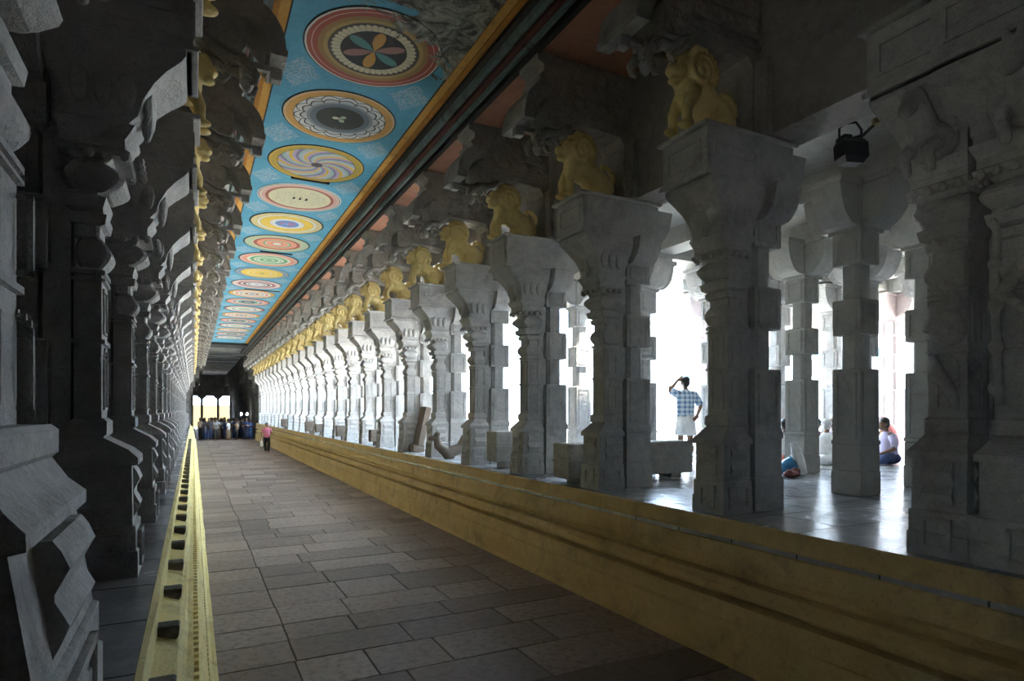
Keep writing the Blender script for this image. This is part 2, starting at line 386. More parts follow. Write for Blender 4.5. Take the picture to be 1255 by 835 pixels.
# ------------------------------------------------------------ ceiling of the corridor
cz = TOP
ceil = MB().box(CX-1.10, CX+1.10, 2.0, 47.2, cz, cz+.25)
CE = struct('ceiling', ceil, M['ceil'])
struct('ceiling_slabs', (lambda mb: [mb.box(CX-1.7, CX+1.7, -5+.0+i*.9, -5+i*.9+.88, cz+random.uniform(0,.03), cz+.25) for i in range(8) if -5+i*.9+.88 < 2.3] and mb)(MB()), M['slab'])
fs_ = MB()
y = 47.25
while y < YFAR+.5: fs_.box(-.6, 5.2, y, y+.95, cz+random.uniform(0,.12), cz+.3); y += 1.0
struct('ceiling_far', fs_, M['slab'])
for sgn, nm in ((1,'right'),(-1,'left')):
    def bx(a, b, z0, z1, mat, name, y0=-5, y1=47.2):
        xs = sorted((CX+sgn*a, CX+sgn*b)); tag(MB().box(xs[0], xs[1], y0, y1, z0, z1).build(name, M[mat]), kind='structure')
    k = 1 if sgn > 0 else 20
    bx(1.10, 1.21, cz-.012, cz+.2, 'orange', 'trim_%d' % k, 2.0); bx(1.212, 1.29, cz-.03, cz+.2, 'orange_dk', 'trim_%d' % (k+1), 2.0)
    # cornice roll mouldings
    z = [(1.29,cz),(1.29,cz-.10),(1.33,cz-.12),(1.33,cz-.16)]
    roll = [(1.40+.055*math.cos(a), cz-.185+.055*math.sin(a)) for a in [PI-.3+i*(PI+.6-.0)/7 for i in range(8)]]
    def prof(poly, mat, name):
        p = [(CX+sgn*a, b) for a, b in poly]; tag(MB().prism(p, -5, YEND).build(name, M[mat]), kind='structure')
    prof([(1.29,cz+.2),(1.29,cz-.09),(1.35,cz-.11),(1.35,cz+.2)], 'black', 'trim_%d' % (k+2))
    prof([(1.352,cz+.2),(1.352,cz-.12),(1.37,cz-.165),(1.41,cz-.185),(1.45,cz-.165),(1.47,cz-.12),(1.47,cz+.2)], 'teal', 'trim_%d' % (k+3))
    prof([(1.472,cz+.2),(1.472,cz-.19),(1.50,cz-.22),(1.53,cz-.22),(1.53,cz+.2)], 'maroon', 'trim_%d' % (k+4))
    prof([(1.532,cz+.2),(1.532,cz-.20),(1.56,cz-.25),(1.60,cz-.25),(1.64,cz-.20),(1.64,cz+.2)], 'teal' if sgn > 0 else 'white', 'trim_%d' % (k+5))
    prof([(1.642,cz+.2),(1.642,cz-.28),(1.70,cz-.30),(1.72,cz+.2)], 'black' if sgn > 0 else 'paleblue', 'trim_%d' % (k+6))
    # red soffit and upper wall
    base = RX if sgn > 0 else LX
    a0, a1 = sorted((CX+sgn*1.70, base+sgn*.50))
    tag(MB().box(a0, a1, -5, YEND, DECK+5.50, cz+.2).build('ceiling_%s' % nm, M['soffit']), kind='structure')
    a0, a1 = sorted((base+sgn*.49, base+sgn*.98))
    tag(MB().box(a0, a1, -5, YEND if sgn < 0 else 9.88, DECK+3.84, cz+.2).build('wall_upper_%s' % nm, M['beam']), kind='structure')
    if sgn > 0: tag(MB().box(a0, a1, 9.9, YEND, DECK+4.56, cz+.2).build('wall_over_light_gap', M['beam']), kind='structure')  # invented opening below this wall lets daylight reach blocks and lions
    a0, a1 = sorted((base+sgn*.46, base+sgn*.82))
    tag(MB().box(a0, a1, 9.9 if sgn > 0 else -5, YEND, DECK+3.56, DECK+3.83).build('beam_%s' % nm, M['beam']), kind='structure')
# hall roof, thickened against sun leaks; aisle roof raised for added daylight; left aisle
struct('ceiling_hall', MB().box(RX+.9, 17, -6, 9.9, DECK+4.15, DECK+4.98).box(RX+.9, 8.2, 9.9, YEND, DECK+4.75, DECK+4.97).box(10.2, 17, 9.9, 11.9, DECK+4.15, DECK+4.5), M['stone_hall'])
struct('ceiling_aisle', MB().box(-3.6, LX-.9, -6, YEND, DECK+4.15, DECK+4.5), M['beam'])
struct('wall_back_light_block', MB().box(-3.9, 17.4, -5.4, -5, 0, 7.4), M['wall'])  # added behind the camera, unseen, to keep the foreground dark
struct('wall_hall_light_block', MB().box(RX+1, 17.2, -.2, .2, DECK, DECK+4.5), M['wall'])  # unseen blocker, shuts stray light off the near pillar faces
struct('wall_aisle_light_block', MB().box(-3.8, LX-.9, .6, 1.0, DECK, DECK+4.5), M['wall'])  # added out of view to stop light coming along the left aisle
struct('wall_right_light_block', MB().box(16.8, 17.2, -5.2, 5.9, 0, DECK+4.5).box(16.8, 17.2, 8.2, 9.4, 0, DECK+4.5), M['wall'])  # unseen, added to shut light out; its gap lights the near left pier
struct('wall_left', MB().box(-3.9, -3.6, -5, -1.7, 0, DECK+4.5).box(-3.9, -3.6, -1.1, YEND, 0, DECK+4.5).box(-3.9, -3.6, -1.7, -1.1, 0, DECK+.5).box(-3.9, -3.6, -1.7, -1.1, DECK+1.5, DECK+4.5), M['wall'])  # small unseen opening added to light the nearest right piers

# ------------------------------------------------------------ roundels
RED=(.45,.10,.06); ORG=(.75,.40,.10); CRM=(.80,.74,.52); WHT=(.80,.80,.76); BLK=(.03,.03,.03); GRN=(.18,.42,.22); YEL=(.86,.60,.08)
BLU=(.12,.30,.66); PUR=(.36,.22,.46); SAL=(.82,.34,.22); GRY=(.35,.37,.38); TEA=(.12,.34,.33); SAG=(.50,.58,.40); PNK=(.78,.48,.44)
R_ = [
 ('red ringed roundel with six petals and peeling paint', dict(stops=[(0,BLK),(.50,(.10,.08,.06)),(.66,(.55,.38,.14)),(.72,(.42,.25,.08)),(.80,RED),(.875,PNK),(.89,RED),(.95,WHT),(.98,BLK)],
     petals=[(40,.60,.03,.12,CRM,(.12,.10,.08))], spokes=(6,.46,[TEA,ORG,(.45,.24,.20)]), damage=True)),
 ('orange ringed roundel with white scalloped petals round a black centre', dict(stops=[(0,(.04,.05,.04)),(.42,(.16,.20,.24)),(.52,(.30,.33,.36)),(.60,WHT),(.80,(.40,.22,.06)),(.82,ORG),(.93,(.78,.55,.28)),(.975,BLK)],
     petals=[(14,.70,.10,.10,WHT,(.10,.12,.14)),(14,.62,.07,.04,(.6,.62,.62),BLK)], spokes=(3,.14,[SAG,CRM]))),
 ('yellow rimmed roundel with violet and yellow swirling blades', dict(stops=[(0,(.12,.08,.10)),(.80,BLK),(.81,(.62,.42,.06)),(.93,(.74,.50,.10)),(.97,BLK)],
     swirl=(8,.80,[YEL,(.55,.45,.62),(.30,.24,.42),(.40,.62,.55),(.62,.60,.66)]))),
 ('cream roundel ruled in a grid inside a red ring', dict(stops=[(0,(.78,.74,.50)),(.74,(.40,.10,.06)),(.81,(.74,.45,.38)),(.90,(.78,.62,.55)),(.95,BLK),(.965,WHT)], grid=True)),
 ('yellow roundel with a blue and violet whorl', dict(stops=[(0,(.70,.6,.8)),(.08,PUR),(.22,BLU),(.32,WHT),(.45,(.8,.5,.4)),(.47,YEL),(.70,(.62,.45,.15)),(.72,WHT),(.78,(.72,.60,.30)),(.95,BLK)], spokes=(5,.26,[PUR,BLU]))),
 ('salmon roundel with a white centre and green rim', dict(stops=[(0,WHT),(.14,RED),(.17,SAL),(.33,(.75,.65,.5)),(.36,GRN),(.42,SAL),(.60,RED),(.70,(.65,.62,.42)),(.75,SAG),(.95,BLK)])),
 ('green patterned roundel in a salmon ring', dict(stops=[(0,GRN),(.1,(.55,.72,.5)),(.2,GRN),(.3,SAG),(.42,(.7,.75,.6)),(.5,GRN),(.62,(.78,.75,.6)),(.72,SAL),(.85,PNK),(.95,BLK)], petals=[(30,.38,.04,.06,(.7,.8,.65),GRN)])),
 ('golden yellow roundel with blue grey rim', dict(stops=[(0,GRN),(.08,YEL),(.3,(.8,.68,.4)),(.36,YEL),(.50,WHT),(.53,YEL),(.74,(.70,.5,.06)),(.78,BLU),(.84,GRY),(.95,(.1,.2,.35))])),
 ('pale roundel with maroon and grey rings', dict(stops=[(0,PUR),(.08,WHT),(.2,GRY),(.35,WHT),(.42,(.3,.12,.14)),(.55,WHT),(.62,(.40,.12,.16)),(.72,PNK),(.82,WHT),(.88,PNK),(.96,BLK)], petals=[(24,.26,.06,.1,WHT,PUR)])),
 ('orange rimmed roundel with a small blue centre', dict(stops=[(0,BLU),(.1,WHT),(.2,RED),(.3,CRM),(.45,(.3,.35,.5)),(.5,WHT),(.6,SAL),(.7,WHT),(.8,ORG),(.95,(.3,.2,.05))])),
 ('salmon rimmed roundel with a dark blue eye', dict(stops=[(0,GRY),(.2,BLK),(.3,TEA),(.45,CRM),(.55,(.2,.3,.4)),(.65,PNK),(.8,SAL),(.95,BLK)])),
 ('white roundel with crimson rim', dict(stops=[(0,SAG),(.3,WHT),(.5,GRY),(.6,WHT),(.75,CRM),(.85,(.5,.15,.2)),(.95,BLK)])),
]
disc = MB().lathe([(.0001,-.008),(.872,-.008),(.88,-.004),(.88,.03)], n=96)
fl = ['ninth','tenth','eleventh','twelfth','thirteenth','fourteenth','fifteenth','sixteenth','seventeenth','eighteenth']
for i in range(18):
    lab, kw = R_[i] if i < len(R_) else R_[9+(i*7) % 3]
    if i < len(R_): kw['m'] = roundel_mat('roundel paint', **kw)
    o = link('painted_roundel', disc.mesh('painted_roundel'), kw['m'], CE)
    o.location = (CX, 8.03+2.11*i, cz-.003); o.scale = (1, 1.04 if i < 8 else 1, 1)
    o['label'] = lab if i < len(R_) else 'faded small-looking roundel far down the ceiling'
    if i == 0: base_disc = o
    if i == 3:
        g3 = MB()
        for k in (-.13, 0, .13): g3.tube([(k-.01,.06,-.010),(k+.012,.0,-.010),(k-.006,-.07,-.010)], [.012,.022,.008], 6)
        g3.build('painted_mark', M['black'], o)
for i, (yy, w) in enumerate(((13.1,.75),(19.6,.9),(26.0,1.3))):
    MB().box(CX-.35, CX-.35+w, yy, yy+.06, cz-.03, cz+.02).build('joint_batten', M['black'], CE)

# ------------------------------------------------------------ pillar (local: -x faces the corridor)
def panel(mb, face, a0, a1, z0, z1, at, t=.012, w=.025, arch=False):
    """raised frame; face 'x' lies in plane x=at facing -x, 'y-'/'y+' in plane y=at"""
    def bar(p0, p1, q0, q1):
        if face == 'x': mb.box(at-t, at+.01, p0, p1, q0, q1)
        elif face == 'x+': mb.box(at-.01, at+t, p0, p1, q0, q1)
        elif face == 'y-': mb.box(p0, p1, at-t, at+.01, q0, q1)
        else: mb.box(p0, p1, at-.01, at+t, q0, q1)
    bar(a0, a0+w, z0, z1); bar(a1-w, a1, z0, z1); bar(a0, a1, z0, z0+w)
    if not arch: bar(a0, a1, z1-w, z1)
    else:
        c = (a0+a1)/2; R = (a1-a0)/2
        for k in range(8):
            t0, t1 = PI*k/8, PI*(k+1)/8
            x0, x1 = c+R*math.cos(t1), c+R*math.cos(t0); zz = z1+R*min(math.sin(t0), math.sin(t1))
            bar(min(x0,x1), max(x0,x1), zz-w*.6, zz+w*.8)
def kattu(mb, cx, cy, hw, hn, levels, z_top, fr=True):
    """pier of alternating square blocks (half width hw) and narrower necks (hn)"""
    zs = levels
    for i in range(len(zs)-1):
        z0, z1 = zs[i], zs[i+1]
        if i % 2 == 0:
            mb.box(cx-hw, cx+hw, cy-hw, cy+hw, z0, z1, .012)
            if fr:
                z0p = max(z0, z1-.9)+.05
                for f, at in (('x', cx-hw), ('x+', cx+hw)): panel(mb, f, cy-hw+.05, cy+hw-.05, z0p, z1-.05, at)
                for f, at in (('y-', cy-hw), ('y+', cy+hw)): panel(mb, f, cx-hw+.05, cx+hw-.05, z0p, z1-.05, at)
        else:
            mb.rloft([(z0,cx-hn,cx+hn,cy-hn,cy+hn),(z1,cx-hn,cx+hn,cy-hn,cy+hn)], .05)
def arm(mb, x0, x1, y0, y1, z0, z1, axis, sgn, reach):
    """quarter-round bracket arm leaving the block on one side"""
    pts = [(0,z0)]
    for k in range(1, 9):
        a = PI/2*k/8; pts.append((reach*(.25+.75*math.sin(a)), z0+(z1-z0)*.78*(1-math.cos(a))+.01*k))
    pts += [(reach*1.03, z1-.06), (reach*1.03, z1), (0, z1)]
    if axis == 'x':
        b = x1 if sgn > 0 else x0
        mb.prism([(b+sgn*p, z) for p, z in pts], y0, y1)
    else:
        b = y1 if sgn > 0 else y0
        mb.prismx([(b+sgn*p, z) for p, z in pts], x0, x1)
def lv(z, p, g, hy, xb=.42, c=.0):   # one level of the front colonette
    return (DZ+z, -p, xb+(g if xb < .43 else 0), -hy-g, hy+g, c)
DZ = 0.0
SH = -.15; SG = -.075     # setback of the shaft
def make_pillar(name, hy=.215, near=False, figures=None, rear=True, SH=-.15, bt=0.0, SB=None):
    SB = SH if SB is None else SB
    e = empty(name)
    # base
    b = MB()
    b.rloft([lv(0,0,0,hy),lv(.16,0,0,hy),lv(.17,-.012,-.008,hy),lv(.32,-.012,-.008,hy),lv(.33,-.03,-.02,hy),lv(.70,-.035-bt,-.02,hy),lv(.705,-bt,-bt*.5,hy),lv(.75,-bt,-bt*.5,hy),
             lv(.77,-.02-bt,-.01-bt*.5,hy),lv(.80,-.05-bt,-.03-bt*.5,hy),lv(.88,SB+.01,-.06,hy),lv(.90,SB+.03,-.055,hy),lv(.98,SB+.03,-.055,hy),lv(1.0,SB+.01,SG,hy)], .004)
    # wavy relief panels standing proud of the base body
    w = hy*.5
    for (z, dx) in ((.36,0),): 
        b.rloft([(.36,.035,.1,-w,w),(.40,.015,.1,-w,w),(.45,-.005,.1,-w,w),(.52,.03,.1,-w,w),(.54,.03,.1,-w,w),(.61,-.005,.1,-w,w),(.66,.015,.1,-w,w),(.69,.035,.1,-w,w)])
        for s in (-1, 1):
            yo = hy-.02
            b.rloft([(.36,.12,.33,*sorted((s*(yo-.02),s*yo))),(.45,.12,.33,*sorted((s*(yo-.02),s*(yo+.03)))),(.53,.12,.33,*sorted((s*(yo-.02),s*yo))),(.61,.12,.33,*sorted((s*(yo-.02),s*(yo+.03)))),(.69,.12,.33,*sorted((s*(yo-.02),s*yo)))])
    panel(b, 'x', -w, w, .05, .28, .0, .015, .03)
    for s, f in ((-1,'y-'),(1,'y+')): panel(b, f, .08, .36, .05, .28, s*(hy-.006), .015, .03)
    b.build('base', M['stone'], e)
    # shaft
    s_ = MB(); f = SH; gg = SG
    s_.rloft([lv(1.0,f,gg,hy),lv(1.46,f,gg,hy),lv(1.465,f+.02,gg+.015,hy),lv(1.49,f+.02,gg+.015,hy),lv(1.495,f,gg,hy),lv(1.85,f,gg,hy),lv(1.855,f+.02,gg+.015,hy),
               lv(1.87,f+.02,gg+.015,hy),lv(1.875,f,gg,hy),lv(1.89,f,gg,hy),lv(1.895,f+.02,gg+.015,hy),lv(1.92,f+.02,gg+.015,hy),lv(1.93,f,gg,hy)], .022)
    panel(s_, 'x', -hy*.38, hy*.38, 1.05, 1.36, -f, .012, .018, True)
    for sg, fc in ((-1,'y-'),(1,'y+')):
        panel(s_, fc, .20, .34, 1.05, 1.33, sg*(hy+gg), .012, .018, True)
        panel(s_, fc, .20, .34, 1.53, 1.82, sg*(hy+gg), .010, .018)
    panel(s_, 'x', -hy*.38, hy*.38, 1.53, 1.82, -f, .01, .018)
    s_.box(.36, .50, -hy*.55, hy*.55, 0, 3.3)      # web joining colonette and rear pier
    s_.build('shaft', M['stone'], e)
    # capital : bulge, ring stack, torus, lotus and curved flare
    c = MB()
    def bulge(z0, z1, p, amp, ch=.02, n=6): return [lv(z0+(z1-z0)*k/n, p+amp*math.sin(PI*k/n), (p+amp*math.sin(PI*k/n))*.5, hy, c=ch) for k in range(n+1)]
    dd = SH+.15; L_ = ([lv(1.93,f,gg,hy,c=.02)]+bulge(1.94,2.12,SH,.05)+[lv(2.13,f-.01,gg,hy,c=.02),lv(2.20,f-.01,gg,hy,c=.02),lv(2.21,f+.02,gg+.01,hy),lv(2.27,f+.03,gg+.02,hy),lv(2.28,f+.01,gg,hy),
             lv(2.30,f+.06,gg+.035,hy),lv(2.37,f+.08,gg+.045,hy),lv(2.385,f+.03,gg+.02,hy),lv(2.40,f+.03,gg+.02,hy)]
            +bulge(2.405,2.585,-.11,.09,.03)+[lv(2.60,-.11,-.06,hy),lv(2.625,-.09,-.05,hy),lv(2.63,.0,.0,hy),lv(2.66,.01,.005,hy),lv(2.68,-.02,-.01,hy),lv(2.74,-.02,-.01,hy),lv(2.80,.02,.01,hy),lv(2.83,.035,.015,hy),
             lv(2.84,.0,.0,hy),lv(2.90,.0,.0,hy),lv(3.0,.03,.02,hy),lv(3.10,.09,.05,hy),lv(3.18,.16,.08,hy),lv(3.25,.24,.10,hy),lv(3.29,.27,.11,hy),lv(3.33,.27,.11,hy)])
    c.rloft([(q[0], q[1]-dd if 2.29 < q[0] < 2.9 else q[1], *q[2:]) for q in L_])
    for k in range(4 if hy < .3 else 8):       # bead row under the lotus
        nb = 4 if hy < .3 else 8; yy = -hy+2*hy*(k+.5)/nb; c.ell((-.005,yy,2.63), (.03,.03,.035), 8, 6)
        if k < 4:
            xx = .02+.38*(k+.5)/4
            for sg in (-1,1): c.ell((xx,sg*(hy-.0),2.63), (.03,.03,.035), 8, 6)
    for sg in (-1, 1):                          # petals on the flare
        for xx in (.06,.18,.30): c.ell((xx, sg*(hy+.03), 3.05), (.055,.035,.14), 8, 8)
    for yy in (-hy*.55, hy*.55): c.ell((-.05,yy,3.05), (.035,.07,.14), 8, 8)
    c.ell((-.04,0,2.98), (.04,.05,.16), 8, 8)
    c.build('capital', M['stone'], e)
    # block under the beam, ledge and bracket arms
    k = MB(); H = hy+.10
    k.box(-.31, .90, -H, H, 3.33, 3.80, .008); k.box(-.37, .93, -H-.04, H+.04, 3.795, 3.835, .008); k.box(-.34, .92, -H-.02, H+.02, 3.33, 3.37, .006)
    panel(k, 'x', -H+.08, H-.08, 3.46, 3.70, -.31, .012, .02)
    for sg, fc in ((-1,'y-'),(1,'y+')): panel(k, fc, -.2, .35, 3.55, 3.66, sg*H, .012, .02)
    arm(k, .48, .84, -.2, .2, 3.0, 3.34, 'y', 1, .26); arm(k, .48, .84, -.2, .2, 3.0, 3.34, 'y', -1, .26)
    arm(k, -.2, .88, -.20, .20, 3.33, 3.80, 'x', 1, .36)
    k.build('beam_block', M['stone'], e)
    # rear pier
    r = MB(); hw = .205
    cx = .665
    r.rloft([(0,cx-.215,cx+.215,-.215,.215),(.34,cx-.215,cx+.215,-.215,.215),(.35,cx-.2,cx+.2,-.2,.2),(.74,cx-.2,cx+.2,-.2,.2),(.76,cx-.212,cx+.212,-.212,.212),(.80,cx-.212,cx+.212,-.212,.212),(.86,cx-.195,cx+.195,-.195,.195)])
    kattu(r, cx, 0, .195, .135, [.85,1.48,1.90,2.34,2.76,3.15], 0)
    r.rloft([(3.14,cx-.15,cx+.15,-.16,.16),(3.2,cx-.2,cx+.2,-.2,.2),(3.34,cx-.21,cx+.21,-.22,.22)])
    r.build('rear_pier', M['stone'], e)
    if figures: figures(e, hy)
    return e

def spiral(s, x, y0, z0, R, n, w=.045):
    pts = []; N = 28
    for k in range(N):
        a = 2*PI*n*k/N; rr = R*(1-.8*k/N); pts.append((x-.03*k/N, y0+rr*math.cos(a), z0+rr*math.sin(a)))
    s.tube(pts, [w*(1-.5*k/N) for k in range(N)], 8)
def fig_relief(e, hy):
    """carved attendant in relief on the corridor face of the nearest pier"""
    x = .13; yc = 0
    m = MB()
    m.ell((x-.03,yc,2.22), (.10,.085,.11)); m.ell((x-.02,yc,2.38), (.07,.07,.13)); m.ell((x-.10,yc,2.20), (.03,.02,.03))          # head, nose, tall crown
    m.caps((x,yc-.02,2.06), (x,yc-.02,1.78), .14, .10); m.caps((x,yc,1.72), (x,yc+.02,1.6), .12, .13)
    for s in (-1, 1):
        m.caps((x,yc+s*.05,1.58), (x-.01,yc+s*.08,1.3), .085, .06); m.caps((x-.01,yc+s*.08,1.3), (x-.01,yc+s*.06,1.06), .055, .045)
        m.ell((x-.05,yc+s*.06,1.03), (.09,.045,.035)); m.ell((x-.02,yc+s*.10,2.2), (.04,.03,.06))
        m.caps((x,yc+s*.14,2.02), (x-.02,yc+s*.25,1.84), .05, .042); m.caps((x-.02,yc+s*.25,1.84), (x-.07,yc+s*.13,1.72), .038, .03)
        m.ell((x-.09,yc+s*.11,1.71), (.04,.04,.03))
        m.tube([(x+.01,yc+s*.29,2.55),(x-.01,yc+s*.31,1.9),(x+.01,yc+s*.29,1.08)], .03, 8)
        for k in range(5): m.ell((x-.01,yc+s*.30,1.2+.28*k), (.05,.05,.05))
    for k in range(6): m.ell((x,yc,2.0-.09*k), (.155,.12 if k < 3 else .09,.018))
    for k in range(9):
        a = PI*k/8; m.ell((x+.01, yc+.24*math.cos(a), 2.42+.20*math.sin(a)), (.05,.045,.045))
    o = link('attendant_relief', fuse(m, 'attendant_relief', .013, 1), M['stone'], e)
    o['label'] = 'carved standing attendant in relief'
    t = MB()
    for (yy, zz) in ((.0,2.98),):
        t.ell((-.02,yy,zz), (.22,.22,.15)); t.caps((-.12,yy,zz+.06), (-.28,yy,zz+.24), .12, .09); t.caps((-.28,yy,zz+.26), (-.38,yy,zz+.12), .085, .055)
        for q in (-.10,.10):
            t.caps((-.12,yy+q,zz-.02), (-.24,yy+q*1.1,zz-.10), .07, .05); t.caps((-.24,yy+q*1.1,zz-.10), (-.20,yy+q,zz-.24), .045, .035)
            t.ell((-.33,yy+q*.4,zz+.34), (.03,.025,.05))
        for k in range(6): t.ell((-.16+.01*k,yy,zz+.10+.05*k), (.10,.05,.035))
    link('horse_relief', fuse(t, 'horse_relief', .014, 1), M['stone'], e)
def scroll_relief(e, hy):
    x = .14; s = MB()
    spiral(s, x, 0, 1.62, .13, 1.6); spiral(s, x, .02, 2.28, .09, 1.5, .035)
    s.tube([(x,.10,1.45),(x,.06,1.32),(x,-.02,1.2),(x,-.06,1.08)], [.03,.05,.05,.03], 8)
    s.tube([(x,-.10,1.78),(x,-.02,1.92),(x,.06,2.05),(x,.0,2.14)], [.03,.045,.045,.03], 8)
    s.ell((x,-.02,1.62), (.05,.05,.05)); s.ell((x,.08,1.3), (.05,.05,.06))
    link('scroll_relief', fuse(s, 'scroll_relief', .013, 1), M['stone'], e)
    t = MB(); t.ell((-.02,.0,2.95), (.2,.17,.14)); t.caps((-.12,0,3.0), (-.26,0,3.2), .10, .08); t.caps((-.26,0,3.22), (-.36,0,3.10), .075, .05)
    for q in (-.08,.08): t.caps((-.12,q,2.92), (-.24,q,2.84), .06, .045); t.caps((-.24,q,2.84), (-.20,q,2.72), .04, .03)
    link('horse_relief', fuse(t, 'horse_relief', .014, 1), M['stone'], e)

# ------------------------------------------------------------ corbel bracket and lion (local frame, z from deck)
def make_corbel(name):
    e = empty(name)
    m = MB()
    m.prism([(.92,3.835),(.39,3.835),(.39,4.0),(.37,4.02),(.37,4.12),(.39,4.14),(.39,4.56),(.32,4.66),(.10,4.68),(-.42,4.69),(-.50,4.66),(-.60,4.60),(-.74,4.60),(-.78,4.66),
             (-.78,4.88),(-.72,5.0),(-.72,5.10),(-.86,5.13),(-.90,5.20),(-.84,5.26),(-.84,5.34),(-.93,5.38),(-.93,5.49),(.92,5.49)], -.24, .24)
    m.box(.41, .62, -.40, .40, 3.84, 4.62, .02)
    for z in (4.74, 4.86, 5.04, 5.22): m.box(-.45, .8, -.262, .262, z, z+.035)
    m.box(.45, .8, -.262, .262, 3.9, 3.94); m.box(.46, .8, -.27, .27, 4.2, 4.25)
    for (x, z) in ((-.30,4.95),(.05,4.95),(.66,4.6),(.05,5.35),(.4,5.0),(-.35,5.35)):      # carved rosettes
        for s in (-1, 1):
            m.lathe([(.10,z-.0)], n=3) if False else m.ell((x, s*.245, z), (.09,.03,.09), 10, 8)
            m.ell((x, s*.265, z), (.04,.03,.04), 8, 6)
    m.build('corbel_stack', M['stone_dark'], e)
    h = MB(); N = 10; outer = []; inner = []
    for k in range(N+1):
        a = PI/2*k/N
        outer.append((-.72-.42*math.sin(a), 4.68+.46*math.cos(a))); inner.append((-.70-.27*math.sin(a), 4.66+.27*math.cos(a)))
    h.prism(outer+[(-1.16,4.655),(-1.15,4.60),(-1.00,4.60),(-1.00,4.655)]+inner[::-1], -.31, .31)
    h.build('hood', M['stone_dark'], e, False)
    p = MB().box(-1.13, -1.02, -.05, .05, 4.48, 4.60, .01)
    p.lathe([(.02,4.30),(.05,4.34),(.07,4.40),(.05,4.44),(.075,4.47),(.08,4.54),(.05,4.62)], (-.80,0), 12)
    p.box(-1.03,-.76,-.03,.03,4.56,4.62)
    p.build('pendant', M['stone'], e)
    c = MB()   # pair of beaked heads curling out from under the bracket
    for s in (-1, 1):
        y = s*.13
        c.tube([(-.40,y,4.72),(-.50,y,4.62),(-.60,y,4.56),(-.72,y,4.56),(-.82,y,4.50),(-.88,y,4.42),(-.86,y,4.35),(-.81,y,4.34)], [.05,.06,.06,.055,.06,.045,.03,.015], 8)
        c.ell((-.74,y,4.56), (.08,.055,.06), 10, 8)
        c.tube([(-.58,y,4.56),(-.62,y,4.48),(-.58,y,4.43),(-.53,y,4.44)], [.035,.03,.022,.012], 8)
    c.build('beaked_head', M['stone_dark'], e, True)
    return e
def lion_mesh():
    m = MB()
    m.ell((.20,0,.22), (.21,.135,.20), 16, 12)                       # rump
    m.caps((.16,0,.27), (-.10,0,.40), .155, .17)                     # trunk
    m.ell((-.20,0,.42), (.15,.15,.20), 16, 12)                       # chest
    m.ell((-.17,0,.62), (.21,.165,.20), 18, 12)                      # mane mass
    m.ell((-.33,0,.60), (.12,.11,.13)); m.ell((-.42,0,.60), (.075,.085,.06)); m.ell((-.40,0,.50), (.07,.07,.035))  # muzzle, jaw
    m.ell((-.36,0,.70), (.07,.12,.05))                               # brow
    for s in (-1, 1):
        m.ell((-.40,s*.065,.665), (.035,.035,.035)); m.ell((-.22,s*.12,.80), (.05,.03,.06))      # eyes, ears
        m.caps((-.24,s*.10,.38), (-.33,s*.10,.20), .075, .055); m.caps((-.33,s*.10,.20), (-.32,s*.10,.04), .055, .05)
        m.ell((-.35,s*.10,.035), (.085,.06,.04))
        m.ell((.14,s*.11,.18), (.17,.075,.15)); m.caps((.08,s*.12,.14), (.20,s*.12,.05), .055, .045); m.ell((.05,s*.12,.035), (.11,.05,.035))
        for k in range(30):                                          # spiral of the mane
            a = 2*PI*1.7*k/30; r = .165*(1-.82*k/30); m.ell((-.16+r*math.cos(a), s*(.145+.012*(k/30)), .60+r*math.sin(a)), (.026,.026,.026), 8, 6)
        for k in range(9):
            a = -.9+2.9*k/8; m.ell((-.15+.20*math.cos(a)*1.02, s*.10, .62+.20*math.sin(a)), (.042,.05,.042), 8, 6)
    for k in range(8):
        a = .1+2.0*k/7; m.ell((-.15+.22*math.cos(a), 0, .62+.20*math.sin(a)), (.045,.06,.045), 8, 6)
    t = [(.36,0,.16),(.44,0,.26),(.43,0,.40),(.33,0,.50),(.24,0,.50),(.22,0,.43),(.28,0,.40)]
    for a, b, r in zip(t, t[1:], (.045,.045,.042,.04,.036,.03)): m.caps(a, b, r, r*.95, 8)
    return fuse(m, 'lion_statue', .017, 2)

PIL = make_pillar('stone_pillar'); PILL = make_pillar('stone_pillar', SH=-.20); COR = make_corbel('stone_corbel'); LION = link('lion_statue', lion_mesh(), M['lion'])
first = True
for side in ('right', 'left'):
    for i in range(NB):
        y = Y0+PITCH*i+.215; rz = 0 if side == 'right' else PI; x = RX if side == 'right' else LX
        new = not (side == 'right' and i == 0)
        src = PIL if side == 'right' else PILL; p = src if i == 0 else dup(src, (x,y,DECK), rz); p.location = (x,y,DECK); p.rotation_euler = (0,0,rz)
        c = dup(COR, (x,y,DECK), rz) if new else COR; c.location = (x,y,DECK)
        l = dup(LION, (x,y,DECK+3.83), rz) if new else LION; l.location = (x-(.04 if side == 'right' else -.04), y, DECK+3.83)
        o = ORD[i+1]
        tag(p, 'carved stone pillar, %s counted from the camera in the %s row' % (o, side), 'pillar', 'corridor pillars in the %s row' % side)
        tag(c, 'dark hooded stone corbel above the %s pillar of the %s row' % (o, side), 'corbel', 'ceiling corbels on the %s' % side)
        tag(l, 'yellow painted crouching lion on the %s pillar of the %s row' % (o, side), 'lion statue', 'yellow lions along the %s' % side)
